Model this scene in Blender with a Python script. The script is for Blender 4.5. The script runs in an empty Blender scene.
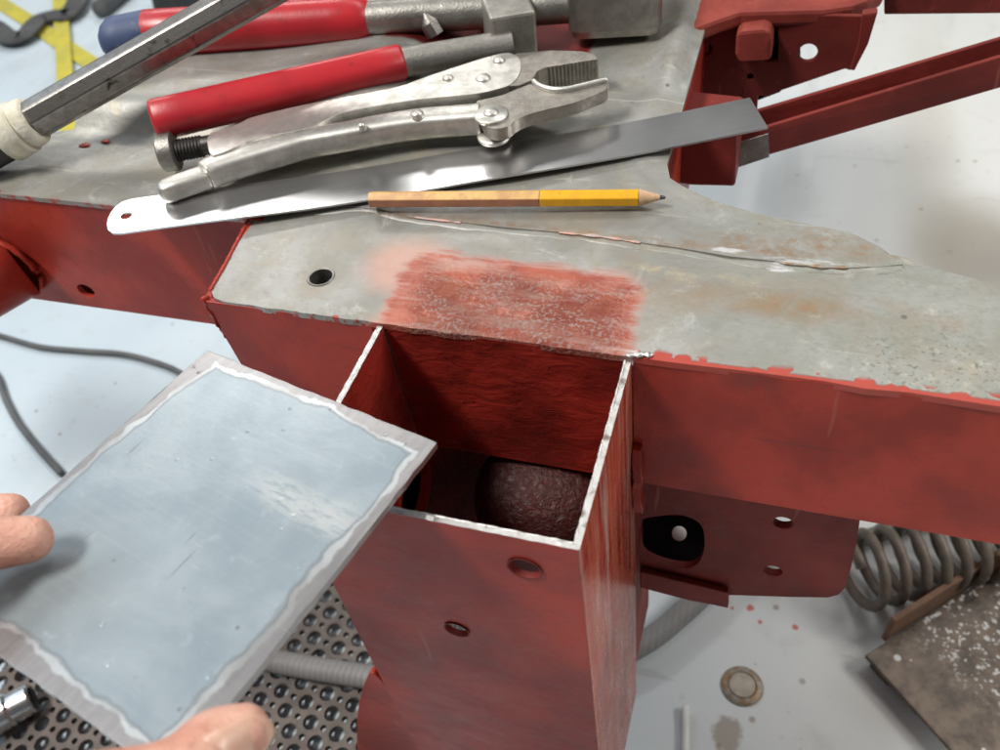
import bpy, bmesh, math, random
from mathutils import Vector, Matrix, Euler
from mathutils.geometry import delaunay_2d_cdt
random.seed(7)

# ---------------------------------------------------------------- camera, world, lamps, exposure
scene = bpy.context.scene
C = scene.collection
cam_data = bpy.data.cameras.new('camera')
cam = bpy.data.objects.new('camera', cam_data)
C.objects.link(cam)
cam.matrix_world = Matrix(((0.949902, -0.137496, 0.280679, 0.143299),
                           (0.290055, 0.722316, -0.627795, -0.213512),
                           (-0.116420, 0.677757, 0.726011, 0.226701),
                           (0, 0, 0, 1)))
cam_data.sensor_width = 36
cam_data.lens = 31.3
cam_data.clip_start = 0.01
cam_data.clip_end = 60
cam_data.dof.use_dof = True
cam_data.dof.focus_distance = 0.36
cam_data.dof.aperture_fstop = 13
scene.camera = cam

world = bpy.data.worlds.new('World')
scene.world = world
world.use_nodes = True
bg = world.node_tree.nodes['Background']
bg.inputs[0].default_value = (0.92, 0.96, 1.0, 1)
bg.inputs[1].default_value = 0.125

def area(name, loc, target, sx, sy, watts, color):
    d = bpy.data.lights.new(name, 'AREA')
    d.shape = 'RECTANGLE'; d.size = sx; d.size_y = sy
    d.energy = watts; d.color = color
    o = bpy.data.objects.new(name, d); C.objects.link(o)
    o.location = loc
    o.rotation_euler = (Vector(target) - Vector(loc)).to_track_quat('-Z', 'Y').to_euler()
    return o
area('ceiling_lamp', (-2.10, 2.88, 2.2), (0, 0.1, 0), 1.9, 0.38, 46, (1.0, 0.98, 0.94))
area('ceiling_lamp', (-1.05, -0.54, 2.05), (0.05, 0, 0), 0.75, 0.38, 78, (1.0, 0.97, 0.92))
area('ceiling_lamp', (0.5, 1.6, 2.5), (0.1, 0.4, -0.2), 1.5, 0.5, 26, (1.0, 0.98, 0.95))
area('door_daylight', (-2.6, 0.5, 1.5), (0, 0, -0.1), 1.8, 1.8, 18, (0.76, 0.88, 1.0))
area('ceiling_lamp', (2.0, 0.5, 1.5), (0.1, 0, -0.25), 1.2, 0.5, 36, (1.0, 0.97, 0.93))

scene.view_settings.view_transform = 'Standard'
scene.view_settings.look = 'None'
scene.view_settings.exposure = -0.30
scene.view_settings.gamma = 1

# ---------------------------------------------------------------- node helpers
class Mat:
    def __init__(s, name, rough=0.5, metal=0.0):
        s.mat = bpy.data.materials.new(name); s.mat.use_nodes = True
        s.nt = s.mat.node_tree; s.n = s.nt.nodes; s.b = s.n['Principled BSDF']
        s.co = s.n.new('ShaderNodeTexCoord').outputs['Object']
        s.set('Roughness', rough); s.set('Metallic', metal)
    def put(s, sock, v):
        if isinstance(v, bpy.types.NodeSocket): s.nt.links.new(v, sock)
        elif isinstance(v, (tuple, list)): sock.default_value = (*v, 1) if len(v) == 3 and sock.type == 'RGBA' else v
        else: sock.default_value = v
    def set(s, name, v): s.put(s.b.inputs[name], v)
    def vec(s, scale=(1, 1, 1), rot=(0, 0, 0), loc=(0, 0, 0), src=None):
        m = s.n.new('ShaderNodeMapping'); s.put(m.inputs[0], src or s.co)
        m.inputs['Scale'].default_value = scale; m.inputs['Rotation'].default_value = rot; m.inputs['Location'].default_value = loc
        return m.outputs[0]
    def noise(s, scale, detail=4, rough=0.55, dist=0.0, vec=None):
        t = s.n.new('ShaderNodeTexNoise'); s.put(t.inputs['Vector'], vec or s.co)
        t.inputs['Scale'].default_value = scale; t.inputs['Detail'].default_value = detail
        t.inputs['Roughness'].default_value = rough; t.inputs['Distortion'].default_value = dist
        return t.outputs['Fac']
    def voro(s, scale, feature='F1', vec=None, rand=1.0):
        t = s.n.new('ShaderNodeTexVoronoi'); t.feature = feature; s.put(t.inputs['Vector'], vec or s.co)
        t.inputs['Scale'].default_value = scale; t.inputs['Randomness'].default_value = rand
        return t.outputs['Distance']
    def sm(s, x, a, b, lo=0.0, hi=1.0):
        t = s.n.new('ShaderNodeMapRange'); t.interpolation_type = 'SMOOTHSTEP'; s.put(t.inputs[0], x)
        if a > b: a, b, lo, hi = b, a, hi, lo
        t.inputs[1].default_value = a; t.inputs[2].default_value = b; t.inputs[3].default_value = lo; t.inputs[4].default_value = hi
        return t.outputs[0]
    def m(s, op, a, b=0.0, c=0.0):
        t = s.n.new('ShaderNodeMath'); t.operation = op
        s.put(t.inputs[0], a); s.put(t.inputs[1], b); s.put(t.inputs[2], c)
        return t.outputs[0]
    def mix(s, f, a, b):
        t = s.n.new('ShaderNodeMix'); t.data_type = 'RGBA'; t.clamp_factor = True
        s.put(t.inputs[0], f); s.put(t.inputs[6], a); s.put(t.inputs[7], b)
        return t.outputs[2]
    def fmix(s, f, a, b):
        t = s.n.new('ShaderNodeMix'); t.data_type = 'FLOAT'
        s.put(t.inputs[0], f); s.put(t.inputs[2], a); s.put(t.inputs[3], b)
        return t.outputs[0]
    def xyz(s, src=None):
        t = s.n.new('ShaderNodeSeparateXYZ'); s.put(t.inputs[0], src or s.co); return t.outputs
    def bump(s, h, strength=0.3, dist=0.001, prev=None):
        t = s.n.new('ShaderNodeBump'); t.inputs['Strength'].default_value = strength; t.inputs['Distance'].default_value = dist
        s.put(t.inputs['Height'], h)
        if prev is not None: s.put(t.inputs['Normal'], prev)
        s.put(s.b.inputs['Normal'], t.outputs[0]); return t.outputs[0]
    def ell(s, X, Y, cx, cy, rx, ry, soft=0.5, warp=None, wa=0.0):
        a = s.m('DIVIDE', s.m('SUBTRACT', X, cx), rx); b = s.m('DIVIDE', s.m('SUBTRACT', Y, cy), ry)
        d = s.m('SQRT', s.m('ADD', s.m('MULTIPLY', a, a), s.m('MULTIPLY', b, b)))
        if warp is not None: d = s.m('ADD', d, s.m('MULTIPLY', s.m('SUBTRACT', warp, 0.5), wa))
        return s.sm(d, 1.0 + soft * .5, 1.0 - soft * .5)
    def boxd(s, X, Y, x0, x1, y0, y1):
        a = s.m('MINIMUM', s.m('SUBTRACT', X, x0), s.m('SUBTRACT', x1, X))
        b = s.m('MINIMUM', s.m('SUBTRACT', Y, y0), s.m('SUBTRACT', y1, Y))
        return s.m('MINIMUM', a, b)

# ---------------------------------------------------------------- materials
def red_material(name, rough=0.34, lumps=0.12, brushed=False, base=(0.42, 0.045, 0.026), dark=(0.27, 0.026, 0.017), streaks=False, spec=.20):
    k = Mat(name)
    n1 = k.noise(22, 5); n2 = k.noise(330, 4, .7); n3 = k.noise(70, 6, 0.7)
    col = k.mix(k.sm(n1, .38, .62), dark, base)
    col = k.mix(k.m('MULTIPLY', k.sm(n3, .58, .75), .3), col, (0.44, 0.085, 0.05))
    col = k.mix(k.m('MULTIPLY', k.sm(n2, .54, .68), .32), col, (0.17, 0.024, 0.018))
    if streaks:
        sv = k.noise(60, 5, .65, 0, k.vec((1, 3.2, .10))); sv2 = k.noise(45, 5, .7, .3, k.vec((1, 2.6, .16), loc=(2, 1, 0)))
        col = k.mix(k.m('MULTIPLY', k.sm(sv, .42, .60), .85), col, (0.50, 0.130, 0.065))
        col = k.mix(k.m('MULTIPLY', k.sm(sv2, .52, .66), .7), col, (0.50, 0.36, 0.30))  # pale streaks: wear, with the wall's sheen painted into their colour
    dirt = k.noise(11, 7, .65, 1.0)
    col = k.mix(k.m('MULTIPLY', k.sm(dirt, .58, .76), .40), col, (0.13, 0.050, 0.035))
    sc1 = k.noise(45, 3, .5, .3, k.vec((3.5, 3.5, .35), (.2, .5, 0))); sc2 = k.noise(50, 3, .5, .2, k.vec((.3, .3, 4.5), (0, .35, .2)))
    col = k.mix(k.m('MULTIPLY', k.sm(sc1, .68, .73), .22), col, (0.50, 0.20, 0.15))
    col = k.mix(k.m('MULTIPLY', k.sm(sc2, .67, .71), .35), col, (0.12, 0.03, 0.025))
    chip = k.m('MULTIPLY', k.sm(k.noise(170, 4, .7), .70, .74), k.sm(k.noise(14, 3), .48, .6))
    col = k.mix(k.m('MULTIPLY', chip, .8), col, (0.32, 0.27, 0.24))
    k.set('Base Color', col); k.set('Specular IOR Level', spec)
    k.set('Roughness', k.fmix(k.noise(90, 4), rough - .14, rough + .16))
    h = k.noise(420, 3)
    p = k.bump(h, .13, .0005)
    v = k.vec((.55, 1, 1.1)) if brushed else None
    k.bump(k.noise(130 if brushed else (300 if lumps > .8 else 45), 5, .6, .6, v), lumps, .003 if lumps < .8 else .0022, p)
    return k.mat

RED = red_material('red_oxide_paint')
RED_WORN_SHEEN = red_material('red_paint_worn_streaks_sheen', .28, .15, streaks=True, spec=.5)  # worn streaks plus painted sheen, for the stub's right wall
RED_ROUGH = red_material('red_paint_rough', .30, .40, True, (0.33, 0.030, 0.020), (0.15, 0.015, 0.011), spec=.5)
RED_DUSTY = red_material('red_paint_dusty', .55, .2, False, (0.30, 0.060, 0.045), (0.20, 0.036, 0.028))
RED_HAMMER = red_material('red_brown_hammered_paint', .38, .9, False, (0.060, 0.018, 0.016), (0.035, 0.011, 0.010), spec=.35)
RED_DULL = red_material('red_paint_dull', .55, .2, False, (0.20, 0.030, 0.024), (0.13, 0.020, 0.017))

def top_steel_material():
    k = Mat('bare_frame_steel', .45, .25)
    X, Y, Z = k.xyz()
    n1 = k.noise(16, 6, .6, .6); n2 = k.noise(60, 6, .65); n3 = k.noise(420, 3)
    col = k.mix(k.sm(n1, .3, .7), (0.23, 0.228, 0.208), (0.375, 0.375, 0.36))
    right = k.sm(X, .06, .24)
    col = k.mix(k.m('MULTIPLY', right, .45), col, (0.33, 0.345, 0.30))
    col = k.mix(k.m('MULTIPLY', k.sm(n2, .55, .75), .5), col, (0.29, 0.275, 0.225))
    # streaky grinding and faint yellow film
    st = k.noise(70, 5, .6, 0, k.vec((.35, 2.2, 1), (0, 0, .1)))
    col = k.mix(k.m('MULTIPLY', k.sm(st, .6, .78), .5), col, (0.56, 0.55, 0.50))
    ye = k.noise(26, 5, .6, 1.2)
    col = k.mix(k.m('MULTIPLY', k.sm(ye, .60, .74), .40), col, (0.48, 0.40, 0.22))
    # brown stain stretched along the rail, and rust blooms
    w = k.noise(70, 4)
    w2 = k.noise(24, 5)
    big = k.noise(38, 6, .7, .8)
    s1 = k.m('MULTIPLY', k.ell(X, Y, .142, .036, .046, .0075, 1.5, w2, 2.6), k.sm(big, .30, .60))
    col = k.mix(k.m('MULTIPLY', s1, .85), col, (0.28, 0.175, 0.09))
    s2 = k.m('MULTIPLY', k.ell(X, Y, .118, .0475, .024, .0030, 1.6, w, 4.0), k.sm(k.noise(150, 5, .7), .42, .60))
    col = k.mix(k.m('MULTIPLY', s2, .5), col, (0.52, 0.45, 0.26))
    for cx, cy, rx, ry in ((.163, .0735, .007, .004), (.178, .070, .012, .002), (.150, .0655, .020, .0012), (.205, .035, .004, .003), (.236, .052, .004, .006), (.02, .0665, .03, .0012), (.062, .0655, .03, .001), (.11, .0630, .03, .0012), (.135, .071, .012, .002)):
        s = k.m('MULTIPLY', k.ell(X, Y, cx, cy, rx * 1.4, ry * 1.6, 1.5, w, 3.2), k.sm(k.noise(260, 5, .75), .38, .60))
        col = k.mix(k.m('MULTIPLY', s, .6), col, (0.27, 0.155, 0.075))
    s4 = k.ell(X, Y, .205, .016, .030, .016, 1.2, w2, 2.0)
    spk = k.sm(k.noise(520, 2), .56, .64)
    col = k.mix(k.m('MULTIPLY', k.m('MULTIPLY', s4, spk), .75), col, (0.13, 0.135, 0.095))
    spw = k.sm(k.noise(300, 2, .5, 0, k.vec(loc=(.3, .1, .7))), .60, .66)
    col = k.mix(k.m('MULTIPLY', k.m('MULTIPLY', s4, spw), .45), col, (0.52, 0.53, 0.48))
    bl = k.noise(34, 6, .7, .4, k.vec(loc=(5, 2, 1)))
    col = k.mix(k.m('MULTIPLY', k.sm(bl, .44, .64), .55), col, (0.30, 0.265, 0.205))
    lt = k.noise(48, 6, .75, .8, k.vec(loc=(1, 7, 3)))
    col = k.mix(k.m('MULTIPLY', k.sm(lt, .55, .72), .45), col, (0.58, 0.575, 0.55))
    # dark pits
    pits = k.m('MULTIPLY', k.sm(k.voro(75), .11, .05), k.sm(k.noise(18, 2), .52, .60))
    col = k.mix(k.m('MULTIPLY', pits, .75), col, (0.09, 0.08, 0.06))
    # grime ring round the bolt hole
    g = k.ell(X, Y, -.0350, .0215, .0105, .0105, 1.0, w, 1.4)
    col = k.mix(k.m('MULTIPLY', g, .5), col, (0.24, 0.20, 0.14))
    for cx, cy, rx, ry in ((.150, .0595, .012, .0014), (.166, .0615, .010, .0013), (.125, .0625, .006, .0014), (.145, .0555, .009, .0011), (.100, .0015, .008, .002)):
        s = k.ell(X, Y, cx, cy, rx, ry, 1.0, w, 3.0)
        col = k.mix(k.m('MULTIPLY', k.m('MULTIPLY', s, k.sm(k.noise(300, 3, .6, 0, k.vec((.4, 2, 1))), .42, .56)), .7), col, (0.70, 0.70, 0.72))
    mott = k.noise(190, 5, .75)
    col = k.mix(k.m('MULTIPLY', k.sm(mott, .48, .70), .42), col, (0.22, 0.205, 0.17))
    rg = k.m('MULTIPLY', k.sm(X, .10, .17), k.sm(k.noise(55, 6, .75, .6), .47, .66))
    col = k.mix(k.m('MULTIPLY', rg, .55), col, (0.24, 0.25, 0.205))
    # scratches
    sc = k.noise(55, 2, .4, 0, k.vec((.12, 4.5, 1), (0, 0, .7)))
    col = k.mix(k.m('MULTIPLY', k.sm(sc, .69, .73), .3), col, (0.68, 0.68, 0.66))
    # red paint creeping over the front edges
    step = k.m('MULTIPLY', k.m('LESS_THAN', X, -.0835), .0525)
    e = k.m('SUBTRACT', Y, step)
    ragged = k.m('ADD', k.m('MULTIPLY', k.m('SUBTRACT', k.noise(130, 4), .5), .0075), k.m('MULTIPLY', k.m('SUBTRACT', k.noise(420, 2), .5), .002))
    right_more = k.m('MULTIPLY', k.sm(X, .098, .106), .0016)
    right_less = k.m('MULTIPLY', k.sm(X, .16, .22), -.0012)
    no_open = k.m('MULTIPLY', k.sm(k.m('ABSOLUTE', k.m('SUBTRACT', X, .0495)), .0500, .0470), -.012)
    scal = k.m('MULTIPLY', k.m('MULTIPLY', k.sm(k.noise(110, 1, .3, 0, k.vec((1, .15, 1))), .42, .64), k.sm(X, .1, .105)), .0)
    lim = k.m('ADD', k.m('ADD', k.m('ADD', k.m('ADD', no_open, scal), -.0004), k.m('ADD', right_more, right_less)), ragged)
    redm = k.sm(k.m('SUBTRACT', e, lim), .0006, -.0003)
    # worn red patch behind the opening
    X2 = k.m('ADD', X, k.m('MULTIPLY', k.m('SUBTRACT', k.noise(32, 4), .5), .016))
    Y2 = k.m('ADD', Y, k.m('MULTIPLY', k.m('SUBTRACT', k.noise(46, 4, .5, 0, k.vec(loc=(3, 1, 2))), .5), .014))
    cn = k.m('MULTIPLY', k.ell(X, Y, .048, .004, .064, .056, .5, k.noise(60, 4), .25), .012)
    qx = k.m('MAXIMUM', k.m('SUBTRACT', k.m('ABSOLUTE', k.m('SUBTRACT', X2, .0480)), .036), 0); qy = k.m('MAXIMUM', k.m('SUBTRACT', Y2, .0300), 0)
    pd = k.m('ADD', k.m('SUBTRACT', .0145, k.m('SQRT', k.m('ADD', k.m('MULTIPLY', qx, qx), k.m('MULTIPLY', qy, qy)))), k.m('MULTIPLY', k.m('SUBTRACT', k.noise(150, 5, .7), .5), .004))
    halo = k.m('MAXIMUM', k.sm(pd, -.004, .004), k.ell(X, Y, .000, .034, .018, .016, .9, k.noise(40, 3), .6))
    strk = k.noise(85, 5, .7, .3, k.vec((.28, 1.7, 1), (0, 0, .12)))
    pd = k.m('ADD', pd, k.m('MULTIPLY', k.m('SUBTRACT', strk, .5), .020))
    patch = k.sm(pd, -.0020, .0050)
    speck = k.m('MULTIPLY', k.sm(k.noise(620, 2, .6), .50, .60), k.sm(k.noise(55, 4), .36, .55))
    inner = k.m('MULTIPLY', k.sm(k.boxd(X2, Y2, .006, .096, -.02, .037), -.006, .012), k.sm(k.noise(42, 4, .6), .30, .48))
    col = k.mix(k.m('MULTIPLY', halo, .62), col, (0.56, 0.30, 0.24))
    col = k.mix(k.m('MULTIPLY', patch, k.fmix(k.sm(strk, .34, .56), .45, 1.0)), col, k.mix(k.sm(k.noise(48, 5, .65, .5), .32, .68), (0.42, 0.110, 0.062), (0.26, 0.050, 0.032)))
    col = k.mix(k.m('MULTIPLY', k.m('MULTIPLY', speck, inner), .65), col, (0.42, 0.37, 0.35))
    swirl = k.sm(k.noise(30, 3, .5, 0, k.vec((1, 4, 1), (0, 0, .5))), .60, .72)
    col = k.mix(k.m('MULTIPLY', k.m('MULTIPLY', swirl, halo), .35), col, (0.60, 0.36, 0.33))
    vs_ = k.m('ADD', k.voro(150, vec=k.vec((1, 1, .01))), k.m('MULTIPLY', k.m('SUBTRACT', k.noise(260, 4, .7), .5), .75))
    sca = k.m('MULTIPLY', k.m('MULTIPLY', k.sm(vs_, .46, .42), k.sm(k.m('ADD', Y, k.m('MULTIPLY', k.noise(90, 4), .004)), .0075, .0050)), k.sm(X, .1010, .1020))
    redm = k.m('MAXIMUM', redm, sca)
    redm = k.m('MAXIMUM', redm, k.m('MULTIPLY', k.sm(X, .1002, .1012), k.sm(k.m('ADD', Y, k.m('MULTIPLY', k.noise(240, 3), .0010)), .0030, .0020)))
    col = k.mix(redm, col, k.mix(k.noise(180, 4), (0.34, 0.038, 0.025), (0.44, 0.060, 0.036)))
    # paint that ran into the gap beside the far hammer heads
    rb = k.boxd(X2, Y2, -.075, .036, .196, .50)
    col = k.mix(k.sm(rb, -.001, .003), col, (0.20, 0.022, 0.020))
    k.set('Base Color', col)
    k.set('Coat Weight', inner); k.set('Coat Roughness', .07)
    paint = k.m('MAXIMUM', redm, k.m('MULTIPLY', patch, .8))
    k.set('Metallic', k.fmix(paint, .40, 0.0))
    k.set('Roughness', k.fmix(inner, k.fmix(n2, .38, .58), .13))
    p = k.bump(n3, .18, .0004)
    p = k.bump(k.m('MULTIPLY', k.noise(560, 4, .65), inner), 1.0, .0024, p)
    p = k.bump(k.m('MULTIPLY', redm, 1), .5, .0006, p)
    k.bump(n2, .3, .0012, p)
    return k.mat
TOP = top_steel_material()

def cut_edge_material():
    k = Mat('ground_cut_edge', .35, .9)
    n = k.noise(900, 4); n2 = k.noise(120, 3)
    k.set('Base Color', k.mix(k.sm(n2, .58, .70), k.mix(n, (0.56, 0.55, 0.53), (0.74, 0.73, 0.71)), (0.26, 0.20, 0.17)))
    k.set('Roughness', k.fmix(n, .3, .5)); k.bump(n, .3, .0005)
    return k.mat
CUT = cut_edge_material()

def weld_material(name, c1, c2, metal=.3, rough=.5):
    k = Mat(name, rough, metal)
    n = k.noise(180, 5)
    k.set('Base Color', k.mix(k.sm(n, .4, .62), c1, c2)); k.bump(k.noise(350, 3), .5, .001)
    return k.mat
WELD = weld_material('old_weld', (0.34, 0.33, 0.29), (0.30, 0.18, 0.09))
WELD_PINK = weld_material('paint_flecked_weld', (0.42, 0.36, 0.33), (0.58, 0.30, 0.24), .1)
RED_BEAD = red_material('red_paint_bead', .30, .2, False, (0.38, 0.044, 0.028), (0.34, 0.038, 0.025))

def patch_plate_material(W, H):
    k = Mat('sheared_steel_plate', .3, .5)
    X, Y, Z = k.xyz()
    wob = k.m('ADD', k.m('MULTIPLY', k.m('SUBTRACT', k.noise(26, 3), .5), .014), k.m('MULTIPLY', k.m('SUBTRACT', k.noise(190, 3), .5), .0022))
    l = k.m('ADD', X, W / 2); r = k.m('SUBTRACT', W / 2, X); b = k.m('ADD', Y, H / 2); t = k.m('SUBTRACT', H / 2, Y)
    d = k.m('MINIMUM', k.m('MINIMUM', k.m('ADD', l, .0012), k.m('SUBTRACT', r, .0012)), k.m('MINIMUM', k.m('SUBTRACT', b, .0002), k.m('ADD', t, .0008)))
    # curl of bare steel reaching in near the corner by the opening
    curl = k.m('MULTIPLY', k.ell(X, Y, W * .32, H * .17, .024, .0055, 1.3, k.noise(70, 4), 1.6), k.sm(k.noise(240, 3, .6, 0, k.vec((.5, 2, 1), (0, 0, .6))), .36, .52))
    d = k.m('ADD', d, wob)
    scale_m = k.sm(d, .0056, .0062)
    band = k.sm(k.m('ADD', d, k.m('MULTIPLY', k.m('SUBTRACT', k.noise(260, 4, .7), .5), .0022)), .0036, .0042)
    cloud = k.noise(26, 6, .6, .5); fine = k.noise(500, 3)
    mill = k.mix(k.sm(cloud, .3, .7), (0.225, 0.28, 0.32), (0.32, 0.375, 0.41))
    dark_left = k.ell(X, Y, -.022, -.040, .026, .022, 1.4, k.noise(40, 4), .9)  # darker grey patch toward the plate's near left
    mill = k.mix(k.m('MULTIPLY', dark_left, .55), mill, (0.22, 0.24, 0.245))
    mill = k.mix(k.m('MULTIPLY', k.sm(k.noise(120, 4), .60, .72), .3), mill, (0.40, 0.45, 0.48))
    grind = k.noise(330, 3, .5, 0, k.vec((1, .12, 1), (0, 0, .8)))
    fade = k.sm(k.noise(34, 3, .6, 0, k.vec(loc=(4, 4, 1))), .36, .56)
    band = k.m('MULTIPLY', k.sm(k.m('ADD', d, k.m('MULTIPLY', k.m('SUBTRACT', k.noise(48, 4, .6, .4, k.vec(loc=(8, 3, 2))), .5), .0075)), .0034, .0042), k.fmix(fade, .35, 1.0))
    bare = k.mix(grind, (0.22, 0.215, 0.225), (0.40, 0.39, 0.39))
    light = k.mix(grind, (0.42, 0.45, 0.47), (0.56, 0.58, 0.59))
    mill = k.mix(k.m('MULTIPLY', curl, .6), mill, (0.50, 0.51, 0.51))
    mill = k.mix(k.m('MULTIPLY', k.sm(k.noise(330, 4, .7), .52, .70), .35), mill, (0.26, 0.30, 0.33))
    col = k.mix(band, bare, light); col = k.mix(scale_m, col, mill)
    line = k.m('MULTIPLY', k.sm(d, .0052, .0057), k.sm(d, .0070, .0063))
    col = k.mix(k.m('MULTIPLY', line, .55), col, (0.17, 0.19, 0.21))
    dots = k.m('MULTIPLY', k.sm(k.voro(105, vec=k.vec((1, 1, .01))), .085, .05), k.sm(k.noise(28, 2), .48, .58))
    col = k.mix(k.m('MULTIPLY', dots, .6), col, (0.08, 0.09, 0.10))
    s1 = k.noise(36, 2, .5, .3, k.vec((7, .45, 1), (0, 0, -.15)))
    s2 = k.noise(75, 3, .5, .2, k.vec((.4, 6, 1), (0, 0, .5), (2, 0, 0)))
    roll = k.noise(190, 4, .6, 0, k.vec((.05, 3, 1), (0, 0, 1.5)))
    col = k.mix(k.m('MULTIPLY', k.sm(roll, .5, .7), .06), col, (0.55, 0.60, 0.63))
    col = k.mix(k.m('MULTIPLY', k.m('MULTIPLY', k.sm(s1, .70, .73), k.sm(k.noise(20, 2), .5, .6)), .6), col, (0.10, 0.11, 0.12))
    col = k.mix(k.m('MULTIPLY', k.sm(s2, .68, .74), .3), col, (0.58, 0.58, 0.56))
    k.set('Base Color', col)
    k.set('Metallic', k.fmix(scale_m, .85, .25))
    k.set('Roughness', k.fmix(scale_m, .36, k.fmix(k.noise(60, 4), .24, .40)))
    drops = k.m('MULTIPLY', k.sm(k.voro(160, vec=k.vec((1, 1, .01), loc=(.3, .2, 0))), .16, .02), k.sm(k.noise(35, 2, .5, 0, k.vec(loc=(1, 2, 3))), .52, .58))
    p = k.bump(drops, .3, .0006)
    p = k.bump(k.m('MULTIPLY', fine, 1), .10, .0004, p)
    p = k.bump(k.m('MULTIPLY', grind, k.m('SUBTRACT', 1, scale_m)), .15, .0003, p)
    p = k.bump(scale_m, .15, .0002, p)
    k.bump(k.noise(110, 4), .10, .0008, p)
    return k.mat

def metal_material(name, c, rough=.3, stain=(0.2, 0.17, 0.13), amount=.35, scale=80, bumps=.2, metal=1.0):
    k = Mat(name, rough, metal)
    n = k.noise(scale, 6, .65); f = k.noise(700, 2)
    c2 = tuple(v * .72 for v in c)
    col = k.mix(k.sm(n, .35, .65), c, c2)
    col = k.mix(k.m('MULTIPLY', k.sm(k.noise(scale * .6, 5, .7, .5), .57, .72), amount), col, stain)
    k.set('Base Color', col)
    k.set('Roughness', k.fmix(n, rough - .06, rough + .14))
    k.bump(f, bumps, .0004)
    return k.mat
NICKEL = metal_material('worn_nickel_plate', (0.76, 0.735, 0.69), .42, (0.34, 0.30, 0.24), .45, 130, .15)
NICKEL_DULL = metal_material('dull_forged_jaw', (0.42, 0.39, 0.35), .46, (0.26, 0.2, 0.15), .5, 160, .5)
CHROME = metal_material('chrome', (0.80, 0.80, 0.80), .22, (0.4, 0.4, 0.4), .2)
DARK_STEEL = metal_material('blackened_steel', (0.11, 0.105, 0.10), .42, (0.05, .05, .05), .4)
GREY_STEEL = metal_material('grey_tool_steel', (0.36, 0.345, 0.32), .45, (0.17, 0.14, 0.11), .5, 90, .5)
HEAD_STEEL = metal_material('hammer_head_steel', (0.40, 0.385, 0.35), .48, (0.2, 0.17, 0.13), .5, 120, .6, .8)
BAR_STEEL = metal_material('mottled_bar_steel', (0.30, 0.28, 0.26), .30, (0.035, 0.030, 0.025), .95, 220, .12)
SPRING_STEEL = metal_material('rusty_spring_steel', (0.22, 0.18, 0.145), .5, (0.12, 0.13, 0.115), .8, 90, .6, .25)
RUST = metal_material('rusty_plate_steel', (0.16, 0.115, 0.085), .6, (0.07, 0.055, 0.045), .6, 60, .7, .2)
RUST_ORANGE = metal_material('orange_rust', (0.24, 0.135, 0.08), .7, (0.2, 0.1, 0.05), .5, 60, .6, .05)
PERF = metal_material('perforated_steel', (0.16, 0.135, 0.12), .7, (0.12, 0.075, 0.05), .7, 60, .6, .05)

def ruler_material():
    k = Mat('brushed_rule_steel', .2, 1.0)
    s = k.noise(160, 4, .6, 0, k.vec((.05, 6, 1)))
    sm = k.noise(30, 5, .6, .4)
    k.set('Base Color', k.mix(s, (0.50, 0.50, 0.505), (0.66, 0.66, 0.66)))
    k.set('Roughness', k.fmix(sm, .24, .36))
    p = k.bump(s, .06, .0003)
    k.bump(k.noise(14, 2), .10, .002, p)
    return k.mat
RULER = ruler_material()

def plastic(name, c, c2, rough=.35, scale=40, bumps=.1, dirt=(0.12, 0.03, 0.025), amt=.35):
    k = Mat(name, rough)
    n = k.noise(scale, 5)
    col = k.mix(k.sm(n, .35, .65), c, c2)
    col = k.mix(k.m('MULTIPLY', k.sm(k.noise(scale * 2.5, 5, .7), .58, .72), amt), col, dirt)
    k.set('Base Color', col); k.set('Roughness', k.fmix(n, rough - .05, rough + .15)); k.bump(k.noise(400, 3), bumps, .0005)
    return k.mat
GRIP_RED = plastic('red_vinyl_grip', (0.47, 0.022, 0.030), (0.37, 0.016, 0.024), .30, 40, .15, (0.10, 0.02, 0.02), .6)
GRIP_BLUE = plastic('navy_vinyl_grip', (0.035, 0.055, 0.13), (0.05, 0.075, 0.16), .5, 60, .2, (.2, .2, .22))
TAPE = plastic('masking_tape', (0.60, 0.57, 0.45), (0.70, 0.68, 0.58), .7, 110, 1.0, (0.33, 0.30, 0.2), .5)
YELLOW = plastic('yellow_webbing', (0.58, 0.50, 0.05), (0.46, 0.42, 0.07), .65, 30, .4, (.3, .28, .08))
STRAP_DARK = plastic('dark_webbing', (0.085, 0.088, 0.09), (0.05, 0.05, 0.052), .6, 30, .3, (.12, .11, .1))
CABLE = plastic('black_cable_rubber', (0.085, 0.09, 0.095), (0.12, 0.125, 0.13), .5, 30, .2, (.2, .2, .2))
MATTE_BLACK = plastic('slot_shade_black', (0.006, 0.005, 0.005), (0.01, .008, .008), .9)  # black that stands in for shade behind the bracket slots
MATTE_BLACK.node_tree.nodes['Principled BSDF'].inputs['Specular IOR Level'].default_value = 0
BLACK = plastic('black_rubber', (0.02, 0.02, 0.02), (0.035, .033, .03), .5)
WHITE = plastic('white_coated_wire', (0.78, 0.77, 0.74), (0.7, .7, .66), .4, 60, .2, (.4, .36, .3))
YEL_PAINT = plastic('yellow_pencil_lacquer', (0.80, 0.42, 0.008), (0.72, 0.36, 0.008), .3, 200, .1, (.35, .16, .03), .5)
YEL_TOP = plastic('faded_pencil_lacquer', (0.66, 0.42, 0.13), (0.52, 0.28, 0.11), .4, 140, .3, (.38, .18, .10), .9)
COPPER = plastic('worn_copper_pencil_side', (0.46, 0.20, 0.11), (0.37, 0.17, 0.10), .45, 150, .3, (.2, .1, .06), .6)
WOOD = plastic('pencil_wood', (0.62, 0.42, 0.27), (0.52, 0.33, 0.19), .7, 300, .3, (.3, .2, .1))
GRAPHITE = plastic('graphite', (0.05, 0.05, 0.055), (0.08, 0.08, 0.085), .4)

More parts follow.
